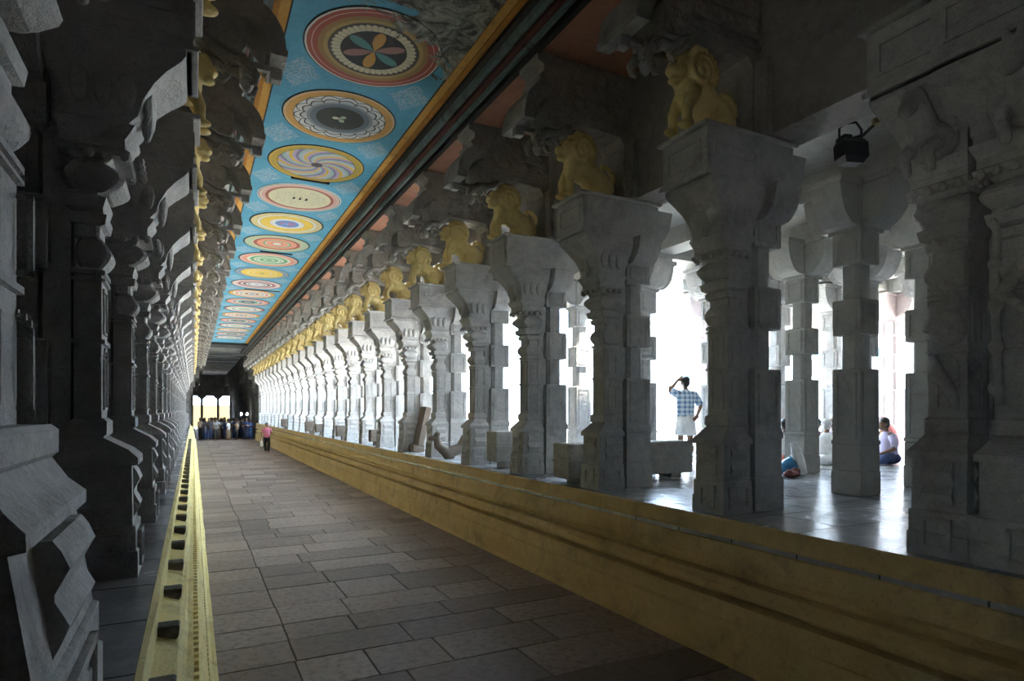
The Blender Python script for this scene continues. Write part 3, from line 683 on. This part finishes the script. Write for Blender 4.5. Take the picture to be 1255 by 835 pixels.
# the two nearest, broader piers
p = make_pillar('stone_pillar', .38, True, fig_relief); p.location = (RX, 1.93, DECK)
q_ = make_pillar('pier_half', .205, False, scroll_relief)
for ch in list(q_.children): ch.parent = p; ch.location = (.013, .625, 0)
bpy.data.objects.remove(q_)
MB().box(.03, .42, .36, .44, 0, .33).box(.03, .88, .36, .44, 3.36, 3.79).build('joint_stone', M['stone'], p)
tag(p, 'nearest right pillar, broad and dark with carved figures, cut by the frame', 'pillar')
p = make_pillar('stone_pillar', .50, SH=-.25, bt=.05, SB=-.16); p.location = (LX+.0, 2.345, DECK); p.rotation_euler = (0,0,PI)
tag(p, 'nearest left pillar, broad pale grey base cut by the frame edge', 'pillar')
for side, x, yy, rz in (('right', RX, 2.2, 0), ('left', LX, 2.345, PI)):
    c = dup(COR, (x,yy,DECK), rz); tag(c, 'dark hooded stone corbel above the nearest broad pillar on the %s' % side, 'corbel', 'ceiling corbels on the %s' % side)
l = dup(LION, (RX, 2.3, DECK+3.83), 0); tag(l, 'shadowed yellow lion on the nearest broad pillar on the right', 'lion statue', 'yellow lions along the right')

# ------------------------------------------------------------ hall columns
def make_hall(name, mat):
    e = empty(name); b = MB()
    b.box(-.195, .195, -.195, .195, 0, .30, .01); b.box(-.187, .187, -.187, .187, .30, .62, .01); b.box(-.195,.195,-.195,.195,.62,.68,.01)
    b.build('base', mat, e)
    s = MB(); kattu(s, 0, 0, .183, .13, [.66,1.56,1.98,2.42,2.84,3.24], 0); s.build('shaft', mat, e)
    c = MB(); c.box(-.22, .22, -.22, .22, 3.23, 3.80, .01); c.box(-.62,.62,-.24,.24,3.76,3.84,.01); c.box(-.24,.24,-.62,.62,3.765,3.838,.01)
    for ax in ('x', 'y'):
        for sg in (-1, 1):
            arm(c, -.2, .2, -.2, .2, 3.28, 3.78, ax, sg, .38)
    for sg, fc in ((-.22,'y-'),(.22,'y+')): panel(c, fc, -.12, .12, 3.38, 3.66, sg, .012, .02)
    for sg, fc in ((-.22,'x'),(.22,'x+')): panel(c, fc, -.12, .12, 3.38, 3.66, sg, .012, .02)
    c.build('bracket_capital', mat, e)
    return e
HA = make_hall('stone_column', M['stone_hall']); HB = make_hall('stone_column', M['stone']); HC = make_hall('stone_column', M['stone_pink'])
usedH = set()
def hall(proto, x, y, label, group):
    if proto.name not in usedH: usedH.add(proto.name); o = proto; o.location = (x,y,DECK)
    else: o = dup(proto, (x,y,DECK))
    tag(o, label, 'column', group)
rows_y = [4.93, 7.06, 9.19]
names_r = ['nearest', 'middle', 'far']
for j, x in enumerate((7.46, 9.28, 11.1, 12.95, 14.85)):
    for i, y in enumerate(rows_y):
        if (x, y) == (14.85, 4.93) : continue
        xx = x; yy = y
        if j == 1 and i == 0: xx = 8.88
        if j == 2 and i == 1: xx = 10.4; yy = 6.85
        if j == 0 and i == 0: xx = 7.36
        if j == 1 and i == 1: xx = 9.12
        if j == 4: xx = 15.15
        pr_ = HA if (j < 2 and i < 2) else (HB if j < 4 else HC)
        hall(pr_, xx, yy, 'square block column, %s line of the hall, %s file in from the corridor' % (names_r[i], ORD[j+1] if j else 'first'), 'hall columns')
for j, x in enumerate((11.1, 12.95, 14.85)):
    hall(HC, x, 11.4, 'pinkish block column at the hall edge, %s from the standing man' % (ORD[j] if j else 'first'), 'hall columns')
for i in range(20):
    hall(HB, 7.46, 11.32+PITCH*i, 'pale block column behind the gap after the %s corridor pillar on the right' % ORD[i+4], 'aisle columns beside the courtyard')
bm_ = MB()
bz0, bz1 = DECK+3.84, DECK+4.16
bm_.box(7.24, 7.68, -6, YEND, bz0, bz1)
for x in (9.28, 11.1, 12.95, 14.85): bm_.box(x-.2, x+.2, -6, 9.8 if x < 10 else 11.8, bz0, bz1)
struct('beam_hall', bm_, M['stone_hall'])
bm2 = MB()
for y in (9.19, 11.4): bm2.box(7.7 if y < 11 else 10.3, 16.9, y-.2, y+.2, bz0+.06, bz1)
struct('beam_hall_cross', bm2, M['stone_hall'])

# ------------------------------------------------------------ far dark section
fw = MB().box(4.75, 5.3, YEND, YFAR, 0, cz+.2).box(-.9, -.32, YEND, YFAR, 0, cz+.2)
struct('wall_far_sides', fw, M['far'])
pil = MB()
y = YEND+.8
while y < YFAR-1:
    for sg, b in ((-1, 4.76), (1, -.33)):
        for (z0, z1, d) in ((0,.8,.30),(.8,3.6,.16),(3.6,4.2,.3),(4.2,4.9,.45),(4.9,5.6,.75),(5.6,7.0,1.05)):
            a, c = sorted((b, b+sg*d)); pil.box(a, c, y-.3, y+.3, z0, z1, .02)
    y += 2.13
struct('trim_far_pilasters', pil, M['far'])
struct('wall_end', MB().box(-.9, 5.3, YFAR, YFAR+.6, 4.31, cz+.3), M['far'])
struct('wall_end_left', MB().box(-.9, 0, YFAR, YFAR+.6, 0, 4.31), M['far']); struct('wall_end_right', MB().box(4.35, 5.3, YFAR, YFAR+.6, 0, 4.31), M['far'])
struct('trim_soot_beam', MB().box(-.3, 4.7, 47.3, 49.6, cz-.16, cz), M['black'])  # plain black beam where the blue ceiling stops
for i, x in enumerate((1.0, 2.95)):
    e = empty('stone_post', (x, YFAR+.3, 0), 0, '%s dark post standing in the bright far opening' % ('left' if i == 0 else 'right'), 'post', 'posts in the far opening')
    MB().box(-.16,.16,-.16,.16,0,3.9,.01).build('shaft', M['far'], e)
    MB().rloft([(3.85,-.16,.16,-.16,.16),(4.0,-.3,.3,-.2,.2),(4.15,-.5,.5,-.25,.25),(4.31,-.55,.55,-.25,.25)]).build('bracket_capital', M['far'], e)
struct('wall_gate', MB().box(-6, 12, YFAR+9, YFAR+10, 0, 3.15), M['farwall'])

# ------------------------------------------------------------ outside
struct('ground', MB().box(-60, 120, -60, 200, -.6, -.22).box(8.6, 60, 9.9, 90, -.22, 1.22), M['ground'])
hb = empty('courtyard_building', (34, 30, 1.2), 0, 'white sunlit building beyond the courtyard with pale cyan windows', 'building')
MB().box(-1, 4, -25, 25, 0, 8).box(-1.2, 4.2, -25.2, 25.2, 8, 8.4).build('wall', M['housewall'], hb)
for k in range(12): MB().box(-1.05, -.9, -22+k*3.8, -22+k*3.8+1.5, 3.5, 4.6).build('shutter', M['cyan'], hb)

# ------------------------------------------------------------ loose stones between the right pillars
def block(x, y, lx, ly, h, lift, label, tilt=0, mat='stone_hall', rz=0):
    e = empty('stone_bench', (x,y,DECK), rz, label, 'stone block', 'old stones kept between the right pillars')
    b = MB().box(-lx/2, lx/2, -ly/2, ly/2, lift, lift+h, .015)
    if h > .25: b.box(-lx/2-.015, lx/2+.015, -ly/2-.015, ly/2+.015, lift+h*.48, lift+h*.52, .004)
    o = b.build('slab', M[mat], e)
    if lift > .02:
        for s in (-1, 1): MB().box(s*(lx/2-.28)-.1, s*(lx/2-.28)+.1, -ly/2+.06, ly/2-.06, 0, lift+.01, .01).build('foot', M[mat], e)
    if tilt: e.rotation_euler = (0, tilt, rz)
    return e
block(5.86, 7.62, 2.3, .42, .50, .07, 'long dark stone trough behind the third pillar, below the standing man', mat='stone_dark')
block(5.45, 10.15, 1.3, .42, .55, .12, 'two-course grey stone bench behind the fourth pillar on the right', mat='beam')
block(4.98, 18.6, .5, .3, .36, .10, 'small square stone on a foot beside the seventh bright gap on the right', mat='brownstone')
block(5.05, 22.86, .9, .3, .40, .10, 'brown stone box low between two bright far pillars on the right', mat='brownstone')
block(5.0, 27.12, .8, .3, .35, .12, 'smaller brown stone box farther along the right plinth', mat='brownstone')
block(5.0, 29.25, 1.0, .3, .45, .1, 'third brown stone box along the bright right pillars', mat='brownstone')
block(5.0, 37.77, 1.0, .3, .45, .1, 'farthest brown stone box, near the walking visitor', mat='brownstone')
e = empty('leaning_slab', (4.98, 15.0, DECK), 0, 'brown stone slab leaning on a bright pillar by the animal spout', 'stone slab', 'old stones kept between the right pillars')
b = MB().box(-.05, .09, -.22, .22, .18, 1.16, .012).build('slab', M['brownstone'], e); b.rotation_euler = (0, .22, 0)
MB().box(-.12, .16, -.2, .2, 0, .19, .02).build('foot', M['brownstone'], e)
m = MB()   # animal shaped spout
for a, b2, r0, r1 in (((.35,0,.22),(.05,0,.14),.12,.12),((.05,0,.14),(-.15,0,.30),.12,.09),((-.15,0,.30),(-.18,0,.48),.09,.075),((-.18,0,.48),(-.33,0,.46),.07,.045),((.35,0,.22),(.45,0,.45),.10,.08)): m.caps(a, b2, r0, r1)
m.ell((-.16,0,.56),(.06,.09,.035)); m.ell((.1,0,.06),(.14,.1,.08)); m.ell((-.2,.06,.54),(.03,.025,.03)); m.ell((-.2,-.06,.54),(.03,.025,.03))
o = link('animal_spout', fuse(m, 'animal_spout', .014), M['brownstone']); o.location = (4.82, 12.55, DECK-.01)
tag(o, 'carved animal headed stone spout beside the fifth pillar on the right', 'carved stone')

# ------------------------------------------------------------ floodlight
fl_ = empty('floodlight', (5.86, 3.98, 4.86), -.35, 'black floodlight hanging from a bent pipe under the hall beam', 'lamp')
MB().rloft([(0,-.09,.09,-.07,.05),(.06,-.13,.13,-.10,.07),(.20,-.13,.13,-.09,.08),(.25,-.11,.11,-.05,.06)]).build('housing', M['iron'], fl_)
MB().box(-.09,.0,-.03,.10,.22,.30,.01).build('gear_box', M['iron'], fl_)
MB().tube([(-.12,0,.2),(-.12,0,.36),(-.06,0,.41),(.06,0,.43),(.12,0,.36),(.12,0,.2)], .012, 8).build('yoke', M['iron'], fl_)
MB().tube([(-.05,.05,.28),(.06,.05,.29),(.16,.03,.32),(.26,0,.42)], .016, 8).build('pipe', M['iron'], fl_)
MB().lathe([(.02,.40),(.05,.42),(.05,.47),(.02,.49)], (.28,0), 14).build('wall_boss', M['brass'], fl_)

# ------------------------------------------------------------ people
M['skin'] = plain('brown skin', (.24,.13,.08), .55)
M['hair'] = plain('black hair', (.015,.013,.012), .5)
M['grey_hair'] = plain('grey hair', (.55,.55,.53), .7)
M['brown_hair'] = plain('brown hair', (.16,.09,.05), .6)
def check_mat():
    m, nt, p = new_mat('blue checked cotton'); g = G(nt); P = g.obj()
    sp = g.n('ShaderNodeSeparateXYZ'); nt.links.new(P, sp.inputs[0])
    a = g.m('LESS_THAN', g.m('FRACT', g.m('MULTIPLY', sp.outputs[0], 11)), .45); b = g.m('LESS_THAN', g.m('FRACT', g.m('MULTIPLY', sp.outputs[2], 11)), .45)
    g.put(p.inputs['Base Color'], g.mix(g.m('MULTIPLY', g.m('ADD', a, b), .5), (.62,.70,.76), (.10,.20,.36))); p.inputs['Roughness'].default_value = .85; return m
M['check'] = check_mat()
def cloth(n, c): M[n] = plain(n+' cloth', c, .85); return n
for n, c in dict(white_cotton=(.78,.78,.76), pink=(.66,.20,.28), red=(.5,.06,.07), navy=(.03,.045,.12), blue=(.07,.14,.36), charcoal=(.03,.03,.035), purple=(.20,.03,.12), orange_veil=(.75,.28,.07),
                 coral=(.75,.22,.20), lilac=(.46,.42,.58), green=(.06,.2,.1), tan=(.38,.28,.2), greycloth=(.3,.3,.32)).items(): cloth(n, c)

def limb(m, pts, rs):
    for i in range(len(pts)-1): m.caps(pts[i], pts[i+1], rs[i], rs[i+1], 10)
def hand(m, w, d, up, side, s=1.0, curl=.5):
    """palm plus four fingers and thumb; d along the hand, up = back of the hand"""
    w, d, up = Vector(w), Vector(d).normalized(), Vector(up); up = (up-d*up.dot(d)).normalized(); sd = d.cross(up)*side
    for k in (-1, 0, 1): m.caps(w+sd*k*.016*s, w+d*.085*s+sd*k*.026*s, .014*s, .013*s, 8)
    for k, L in zip((-1.5,-.5,.5,1.5), (.062,.078,.084,.072)):
        a = w+d*.088*s+sd*k*.0215*s; b = a+(d-up*curl*.35)*L*.55*s; c = b+(d*.6-up*curl)*L*.5*s
        m.caps(a, b, .0095*s, .0088*s, 8); m.caps(b, c, .0088*s, .0075*s, 8)
    a = w+d*.02*s+sd*.03*s; b = a+(d*.6+sd*.8)*.045*s; c = b+(d*.9+sd*.15-up*.3)*.032*s
    m.caps(a, b, .012*s, .010*s, 8); m.caps(b, c, .010*s, .008*s, 8)
def head(m, c, fwd, r=.095):
    """skull, jaw, nose, ears, brow, lips; c = centre, fwd = unit forward"""
    c = Vector(c); f = Vector(fwd).normalized(); z = Vector((0,0,1)); s = z.cross(f)
    m.ell(c+z*.02, (.083,.083,.10), 16, 12); m.ell(c+f*.03-z*.035, (.062,.062,.075), 14, 10); m.ell(c+f*.055-z*.085, (.032,.032,.028))
    m.caps(c+f*.088+z*.012, c+f*.108-z*.022, .010, .016, 8)
    for k in (-1, 1):
        m.ell(c+s*k*.084-f*.005-z*.01, (.014,.014,.032)); m.ell(c+f*.072+s*k*.034+z*.028, (.02,.02,.009)); m.ell(c+f*.07+s*k*.042-z*.02, (.02,.02,.02))
        m.ell(c+f*.083+s*k*.008-z*.05, (.014,.014,.006))
def loft_cloth(rings, n=24, folds=0, seed=0):
    """closed garment out of rings (centre, rx, ry, yaw)"""
    mb = MB(); vs = []; rng = random.Random(seed); ph = rng.uniform(0, 6)
    for i, (c, rx, ry, fo) in enumerate(rings):
        for k in range(n):
            a = 2*PI*k/n; q = 1+fo*math.sin(7*a+ph+i*.15)+fo*.6*math.sin(11*a-ph)
            vs.append((c[0]+rx*q*math.cos(a), c[1]+ry*q*math.sin(a), c[2]))
    fs = []
    for i in range(len(rings)-1):
        for k in range(n):
            a = i*n+k; b = i*n+(k+1)%n; fs.append((a, b, b+n, a+n))
    fs += [tuple(range(n-1,-1,-1)), tuple(range(len(vs)-n, len(vs)))]
    return mb.add(vs, fs)
def hairmb(c, fwd, bun=False, long=False):
    m = MB(); c = Vector(c); f = Vector(fwd).normalized(); z = Vector((0,0,1))
    m.ell(c-f*.018+z*.045, (.094,.094,.088), 16, 12); m.ell(c-f*.04-z*.01, (.078,.078,.085), 14, 10)
    if bun: m.ell(c-f*.12-z*.02, (.05,.05,.05))
    if long: m.tube([c-f*.09, c-f*.12-z*.15, c-f*.12-z*.35], [.06,.05,.02], 10)
    return m
# standing man with his back to us (local: +y forward)
def standing_man():
    e = empty('person', (8.60, 9.28, DECK), -.25, 'person in blue checked shirt and white wrap standing with one hand at head', 'person')
    m = MB(); F = (0,1,0)
    head(m, (0,.02,1.59), F); m.caps((0,-.01,1.40), (0,.01,1.52), .055, .05)
    m.caps((-.13,0,1.36), (.13,0,1.36), .075, .075); m.ell((0,0,1.22), (.165,.11,.18), 16, 12); m.ell((0,0,1.02), (.14,.10,.16), 16, 12); m.ell((0,0,.90), (.16,.11,.12), 16, 12)
    for s in (-1, 1):
        limb(m, [(s*.085,0,.88),(s*.10,.01,.48),(s*.105,-.01,.09)], [.085,.058,.038]); m.caps((s*.105,-.03,.05), (s*.12,.14,.03), .038, .03); m.ell((s*.105,-.035,.30), (.05,.05,.10))
        for q in range(5): m.caps((s*(.10+(q-2)*.014),.15,.022), (s*(.10+(q-2)*.017),.19,.017), .011, .010, 8)
    # left hand raised to the head, right hand on the hip
    limb(m, [(-.19,0,1.37),(-.31,.04,1.43),(-.30,.05,1.50)], [.05,.042,.038]); limb(m, [(-.30,.05,1.45),(-.15,.03,1.64)], [.04,.026])
    hand(m, (-.15,.03,1.64), (.9,-.1,.5), (-.3,-.9,.4), 1, 1, .6)
    limb(m, [(.19,0,1.37),(.30,-.05,1.13)], [.05,.040]); limb(m, [(.30,-.05,1.13),(.20,-.10,.96)], [.038,.026])
    hand(m, (.20,-.11,.96), (-.5,-.1,-.6), (.2,-1,0), -1, 1, .8)
    link('body', fuse(m, 'body', .0075, 1), M['skin'], e)
    sh = loft_cloth([((0,0,.93),.178,.128,.02),((0,0,1.0),.17,.122,.02),((0,0,1.15),.178,.128,.015),((0,0,1.28),.19,.13,.01),((0,0,1.36),.195,.12,.0),((0,0,1.42),.14,.09,0),((0,0,1.455),.07,.065,0)])
    sh.tube([(-.15,0,1.36),(-.22,.01,1.39),(-.30,.03,1.43)], [.085,.08,.068], 14); sh.tube([(.15,0,1.37),(.22,-.01,1.30),(.295,-.045,1.15)], [.085,.078,.068], 14)
    sh.build('shirt', M['check'], e, True)
    loft_cloth([((0,0,.56),.20,.15,.07),((0,0,.68),.195,.15,.06),((0,0,.8),.185,.145,.04),((0,0,.96),.17,.125,.02)], 40, seed=2).build('wrap', M['white_cotton'], e, True)
    link('hair', fuse(hairmb((0,.02,1.59), F), 'hair', .01, 1), M['hair'], e)
standing_man()

def walker(top, bottom, hairm, skirt=False, v=0):
    e = empty('person'); m = MB(); F = (0,-1,0)
    head(m, (0,-.02,1.57), F); m.caps((0,0,1.40), (0,-.01,1.50), .052, .05)
    m.caps((-.12,0,1.35), (.12,0,1.35), .07, .07); m.ell((0,0,1.2), (.155,.105,.18)); m.ell((0,0,1.0), (.135,.10,.16)); m.ell((0,0,.9), (.155,.11,.12))
    st = .12 if v == 0 else .03
    for s in (-1, 1):
        limb(m, [(s*.085,0,.88),(s*.09,-s*st,.48),(s*.085,s*st*.6,.09)], [.082,.056,.036]); m.caps((s*.085,s*st*.6,.05), (s*.10,s*st*.6-.16,.03), .036, .028)
        if v == 0: el, wr = (s*.27,.02,1.1), (s*.24,-.15,1.05) if s > 0 else (s*.27,-.02,.86)
        elif v == 1: el, wr = (s*.25,.02,1.08), (s*.26,-.05,.84)
        else: el, wr = (s*.26,.0,1.1), (s*.12,-.22,1.12)
        limb(m, [(s*.18,0,1.35), el], [.048,.038]); limb(m, [el, wr], [.037,.025])
        dd = Vector(wr)-Vector(el); hand(m, wr, dd, (s,0,.2), s, 1.05, .6)
    link('body', fuse(m, 'body', .011, 1), M['skin'], e)
    t = loft_cloth([((0,0,.86),.18,.13,.03),((0,0,1.0),.165,.12,.02),((0,0,1.2),.178,.125,.01),((0,0,1.35),.18,.11,0),((0,0,1.41),.12,.08,0),((0,0,1.44),.065,.06,0)])
    for s in (-1, 1): t.tube([(s*.14,0,1.36),(s*.2,0,1.27),(s*.245,.01,1.14)], [.08,.07,.06], 12)
    t.build('shirt', M[top], e, True)
    if skirt: loft_cloth([((0,0,.08),.20,.18,.08),((0,0,.5),.18,.16,.06),((0,0,.92),.165,.125,.02)], 32, seed=v).build('skirt', M[bottom], e, True)
    else:
        b = MB()
        for s in (-1, 1): b.tube([(s*.075,0,.93),(s*.085,0,.8),(s*.09,-s*st,.48),(s*.087,s*st*.55,.12)], [.10,.105,.078,.065], 14)
        b.ell((0,0,.9), (.165,.12,.10)); b.build('trousers', M[bottom], e, True)
    link('hair', fuse(hairmb((0,-.02,1.57), F, v == 1, v == 2), 'hair', .014, 1), M[hairm], e)
    return e
w = walker('pink', 'charcoal', 'hair'); w.location = (3.70, 37.6, 0); w.rotation_euler = (0,0,.1)
tag(w, 'person in pink top and dark trousers walking alone along the corridor', 'person')
bag = MB().rloft([(0,-.05,.05,-.11,.11),(.06,-.08,.08,-.16,.16),(.26,-.06,.06,-.15,.15),(.34,-.015,.015,-.1,.1)], .02)
bag.tube([(0,-.08,.33),(0,-.05,.44),(0,.03,.47),(0,.08,.33)], .012, 6)
bo = bag.build('carrier_bag', M['white_cotton']); bo.location = (3.41, 37.5, .36); tag(bo, 'white carrier bag hanging from the walking visitor\'s hand', 'bag')
# crowd at the dark end
kinds = [walker('charcoal','navy','hair',False,1), walker('blue','blue','hair',True,2), walker('greycloth','charcoal','hair',False,2), walker('white_cotton','tan','hair',True,1), walker('tan','charcoal','hair',False,1), walker('navy','navy','hair',True,2)]
desc = ['charcoal shirt','blue dress','grey shirt','white top','tan shirt','navy dress']
desc_old = ['charcoal shirt and navy trousers','a blue dress','grey shirt and dark trousers','white top and tan skirt','tan shirt and dark trousers','a navy dress']
where = ['by the left wall','left of the left post','before the left post','between the two posts','before the right post','right of the right post','below the two lamps','near the right wall']
rng = random.Random(11); cnt = [0]*6; seen = {}
spots = []
while len(spots) < 40:
    c_ = (rng.uniform(.5, 4.3), rng.uniform(54.4, 61.5))
    if c_[0] > 3.7 and c_[1] > 59.5: continue
    if all((c_[0]-a)**2+(c_[1]-b)**2 > .62**2 for a, b in spots): spots.append(c_)
spots.sort(key=lambda t: t[1])
for k in range(40):
    q = (k*5+k//6) % 6; x, y = spots[k]
    o = kinds[q] if cnt[q] == 0 else dup(kinds[q]); cnt[q] += 1
    o.location = (x, y, 0); o.rotation_euler = (0,0,rng.uniform(-2.6,2.6)); sc_ = rng.uniform(.95,1.08); o.scale = (sc_,)*3
    u = 237+x*760/(.889*(y*.889+x*.457)); wi = min(7, max(0, int((u-240)/8.5)))
    lab = 'person in %s in the far crowd %s' % (desc[q], where[wi])
    seen[lab] = seen.get(lab, 0)+1
    if seen[lab] > 1: lab += ', %s in depth' % ORD[seen[lab]-1]
    tag(o, lab, 'person', 'crowd at the far end')
# far lamps and stall
for i, (x, y) in enumerate(((3.85, 61), (4.30, 60.5))):
    e = empty('hanging_bulb', (x, y, 1.95), 0, '%s bright bulb glowing above the far crowd' % ('left' if i == 0 else 'right'), 'lamp', 'bulbs at the far stalls')
    MB().lathe([(.02,.0),(.08,.04),(.10,.10),(.07,.18),(.03,.22)], n=14).build('bulb', M['bulb'], e, True)
    MB().tube([(0,0,.2),(0,0,5.1)], .012, 6).build('cord', M['iron'], e)
st = empty('market_stall', (4.25, 66, 0), 0, 'dark cluttered stall against the right wall behind the crowd', 'stall')
MB().box(-.35,.45,-3,3,0,.9,.02).build('counter', M['far'], st); MB().box(-.5,.45,-3.1,3.1,2.3,2.36).build('canopy', M['far'], st)
for s in (-1,1): MB().box(-.45,-.4,s*2.9-.03,s*2.9+.03,0,2.3).build('post', M['iron'], st)

# seated people
def seated(x, y, rz, top, low, hairm, label, veil=None, lean=0, sc=1):
    e = empty('person', (x,y,DECK), rz, label, 'person', 'people seated on the hall floor'); e.scale = (sc,)*3
    m = MB(); F = (0,1,0); hc = (0,.06+lean,.76)
    head(m, hc, F); m.caps((0,lean*.8,.58), (0,.03+lean,.68), .052, .05)
    m.caps((-.12,lean*.7,.54), (.12,lean*.7,.54), .07, .07); m.ell((0,lean*.5,.40), (.155,.11,.17)); m.ell((0,0,.22), (.15,.12,.14)); m.ell((0,-.02,.12), (.18,.15,.12))
    for s in (-1, 1):
        limb(m, [(s*.10,.02,.12),(s*.32,.28,.13)], [.09,.065]); limb(m, [(s*.32,.28,.12),(-s*.04,.36,.06)], [.06,.038]); m.caps((-s*.04,.36,.045), (-s*.16,.30,.04), .036, .026)
        limb(m, [(s*.18,lean*.7,.54),(s*.25,.06,.30)], [.048,.038]); limb(m, [(s*.25,.06,.30),(s*.20,.26,.22)], [.037,.026]); hand(m, (s*.20,.26,.215), (-s*.2,1,-.1), (0,0,1), s, 1, .5)
    link('body', fuse(m, 'body', .011, 1), M['skin'], e)
    t = loft_cloth([((0,-.01,.10),.18,.15,.03),((0,0,.25),.168,.135,.03),((0,lean*.5,.42),.178,.13,.02),((0,lean*.7,.53),.18,.11,0),((0,lean*.8,.59),.12,.085,0),((0,lean*.9,.62),.066,.062,0)])
    for s in (-1, 1): t.tube([(s*.14,lean*.7,.54),(s*.21,.02,.44),(s*.245,.05,.33)], [.08,.07,.058], 12)
    t.build('shirt', M[top], e, True)
    b = MB(); b.ell((0,-.02,.12), (.21,.18,.12), 20, 10)
    for s in (-1, 1): b.caps((s*.10,.02,.13), (s*.33,.27,.12), .11, .085); b.caps((s*.33,.27,.11), (-s*.02,.36,.07), .08, .055)
    link('lower_cloth', fuse(b, 'lower_cloth', .015, 1), M[low], e)
    link('hair', fuse(hairmb(hc, F, top == 'purple'), 'hair', .012, 1), M[hairm], e)
    if veil:
        v = MB(); v.ell((0,.03+lean,.80), (.115,.12,.115), 18, 12); v.tube([(0,-.02+lean,.74),(0,-.10,.55),(0,-.13,.25)], [.11,.17,.19], 18)
        link('veil', fuse(v, 'veil', .014, 1), M[veil], e)
    return e
def spot(u, dd):   # point on the hall floor on the sight bearing u at depth dd
    r = (u-627.5)/760*dd; return r*.8894+dd*.4571, dd*.8894-r*.4571
x, y = spot(962, 11.8); seated(x, y, -.9, 'white_cotton', 'coral', 'hair', 'person with black hair and white shirt sitting half hidden behind the sack column')
x, y = spot(1000, 12.9); seated(x, y, -1.2, 'purple', 'purple', 'hair', 'person in purple wrap sitting right of the column with the sack')
x, y = spot(1013, 11.9); seated(x, y, -1.0, 'white_cotton', 'white_cotton', 'grey_hair', 'grey haired person in white sitting between the two hall columns')
x, y = spot(1021, 13.3); seated(x, y, -1.0, 'lilac', 'white_cotton', 'brown_hair', 'brown haired person sitting behind the grey haired one')
x, y = spot(1089, 12.0); seated(x, y, 1.1, 'lilac', 'navy', 'hair', 'dark haired person in pale lilac shirt sitting in side view by the bright gap', lean=.04, sc=1.03)
x, y = spot(1083, 14.0); seated(x, y, .2, 'orange_veil', 'charcoal', 'hair', 'person in orange and coral veil sitting beyond the lilac shirt', veil='coral')
x, y = spot(1071, 13.4); seated(x, y, .6, 'charcoal', 'navy', 'hair', 'person in dark clothes sitting at the edge of the dark hall column')
# sack and bundles leaning on the hall column
x, y = spot(980, 9.98)
sk = loft_cloth([((0,0,0),.10,.09,.03),((0,0,.04),.135,.11,.04),((-.01,.02,.25),.12,.09,.05),((-.03,.05,.45),.10,.07,.06),((-.05,.07,.52),.11,.05,.08)], 28, seed=4)
so = sk.build('sack', M['white_cotton'], None, True); so.location = (x, y, DECK); so.rotation_euler = (0,0,.3); tag(so, 'upright white cloth sack leaning against a hall column', 'sack')
M['bluebag'] = plain('glossy blue plastic', (.04,.22,.42), .25)
x, y = spot(967, 9.95)
m = MB(); m.ell((0,0,.15),(.17,.13,.13)); m.ell((.08,.03,.23),(.09,.08,.07)); m.ell((-.1,.02,.1),(.1,.1,.09))
o = link('bundle', fuse(m, 'bundle', .016, 1), M['bluebag']); o.location = (x, y, DECK+.0); tag(o, 'shiny blue plastic bundle on the floor left of the white sack', 'bundle')
x, y = spot(970, 9.6)
m = MB(); m.ell((0,0,.06),(.16,.10,.06)); m.ell((.09,.0,.09),(.07,.08,.07)); m.ell((-.07,-.02,.08),(.06,.06,.06)); 
M['maroon_cloth'] = plain('maroon cloth', (.16,.05,.045), .8)
o = link('bundle', fuse(m, 'bundle', .012, 1), M['maroon_cloth']); o.location = (x, y, DECK); tag(o, 'small maroon cloth bundle in front of the blue one', 'bundle')

# ------------------------------------------------------------ light, camera
W = bpy.data.worlds.new('World'); S.world = W; W.use_nodes = True
bg = W.node_tree.nodes['Background']; bg.inputs[0].default_value = (.58,.77,1.0,1); bg.inputs[1].default_value = 18.0
sun = bpy.data.lights.new('sun', 'SUN'); sun.energy = 75; sun.angle = math.radians(6); sun.color = (1,.93,.81)
so = bpy.data.objects.new('sun', sun); COL.objects.link(so)
dirv = Vector((-.55, .50, -1.3)); so.rotation_euler = dirv.to_track_quat('-Z', 'Y').to_euler()
cam = bpy.data.cameras.new('camera'); co = bpy.data.objects.new('camera', cam); COL.objects.link(co)
co.location = (0,0,EYE); co.rotation_euler = (PI/2, 0, -math.atan(390.5/760)); cam.sensor_width = 36; cam.lens = 760/1255*36
cam.shift_y = 85.5/1255; cam.clip_end = 500; cam.clip_start = .05
S.camera = co
S.view_settings.view_transform = 'Standard'; S.view_settings.look = 'None'; S.view_settings.exposure = 0.55; S.view_settings.gamma = 1
S.view_settings.use_curve_mapping = False
cy = S.cycles; cy.max_bounces = 10; cy.diffuse_bounces = 8; cy.glossy_bounces = 3; cy.sample_clamp_indirect = 6; cy.use_denoising = True
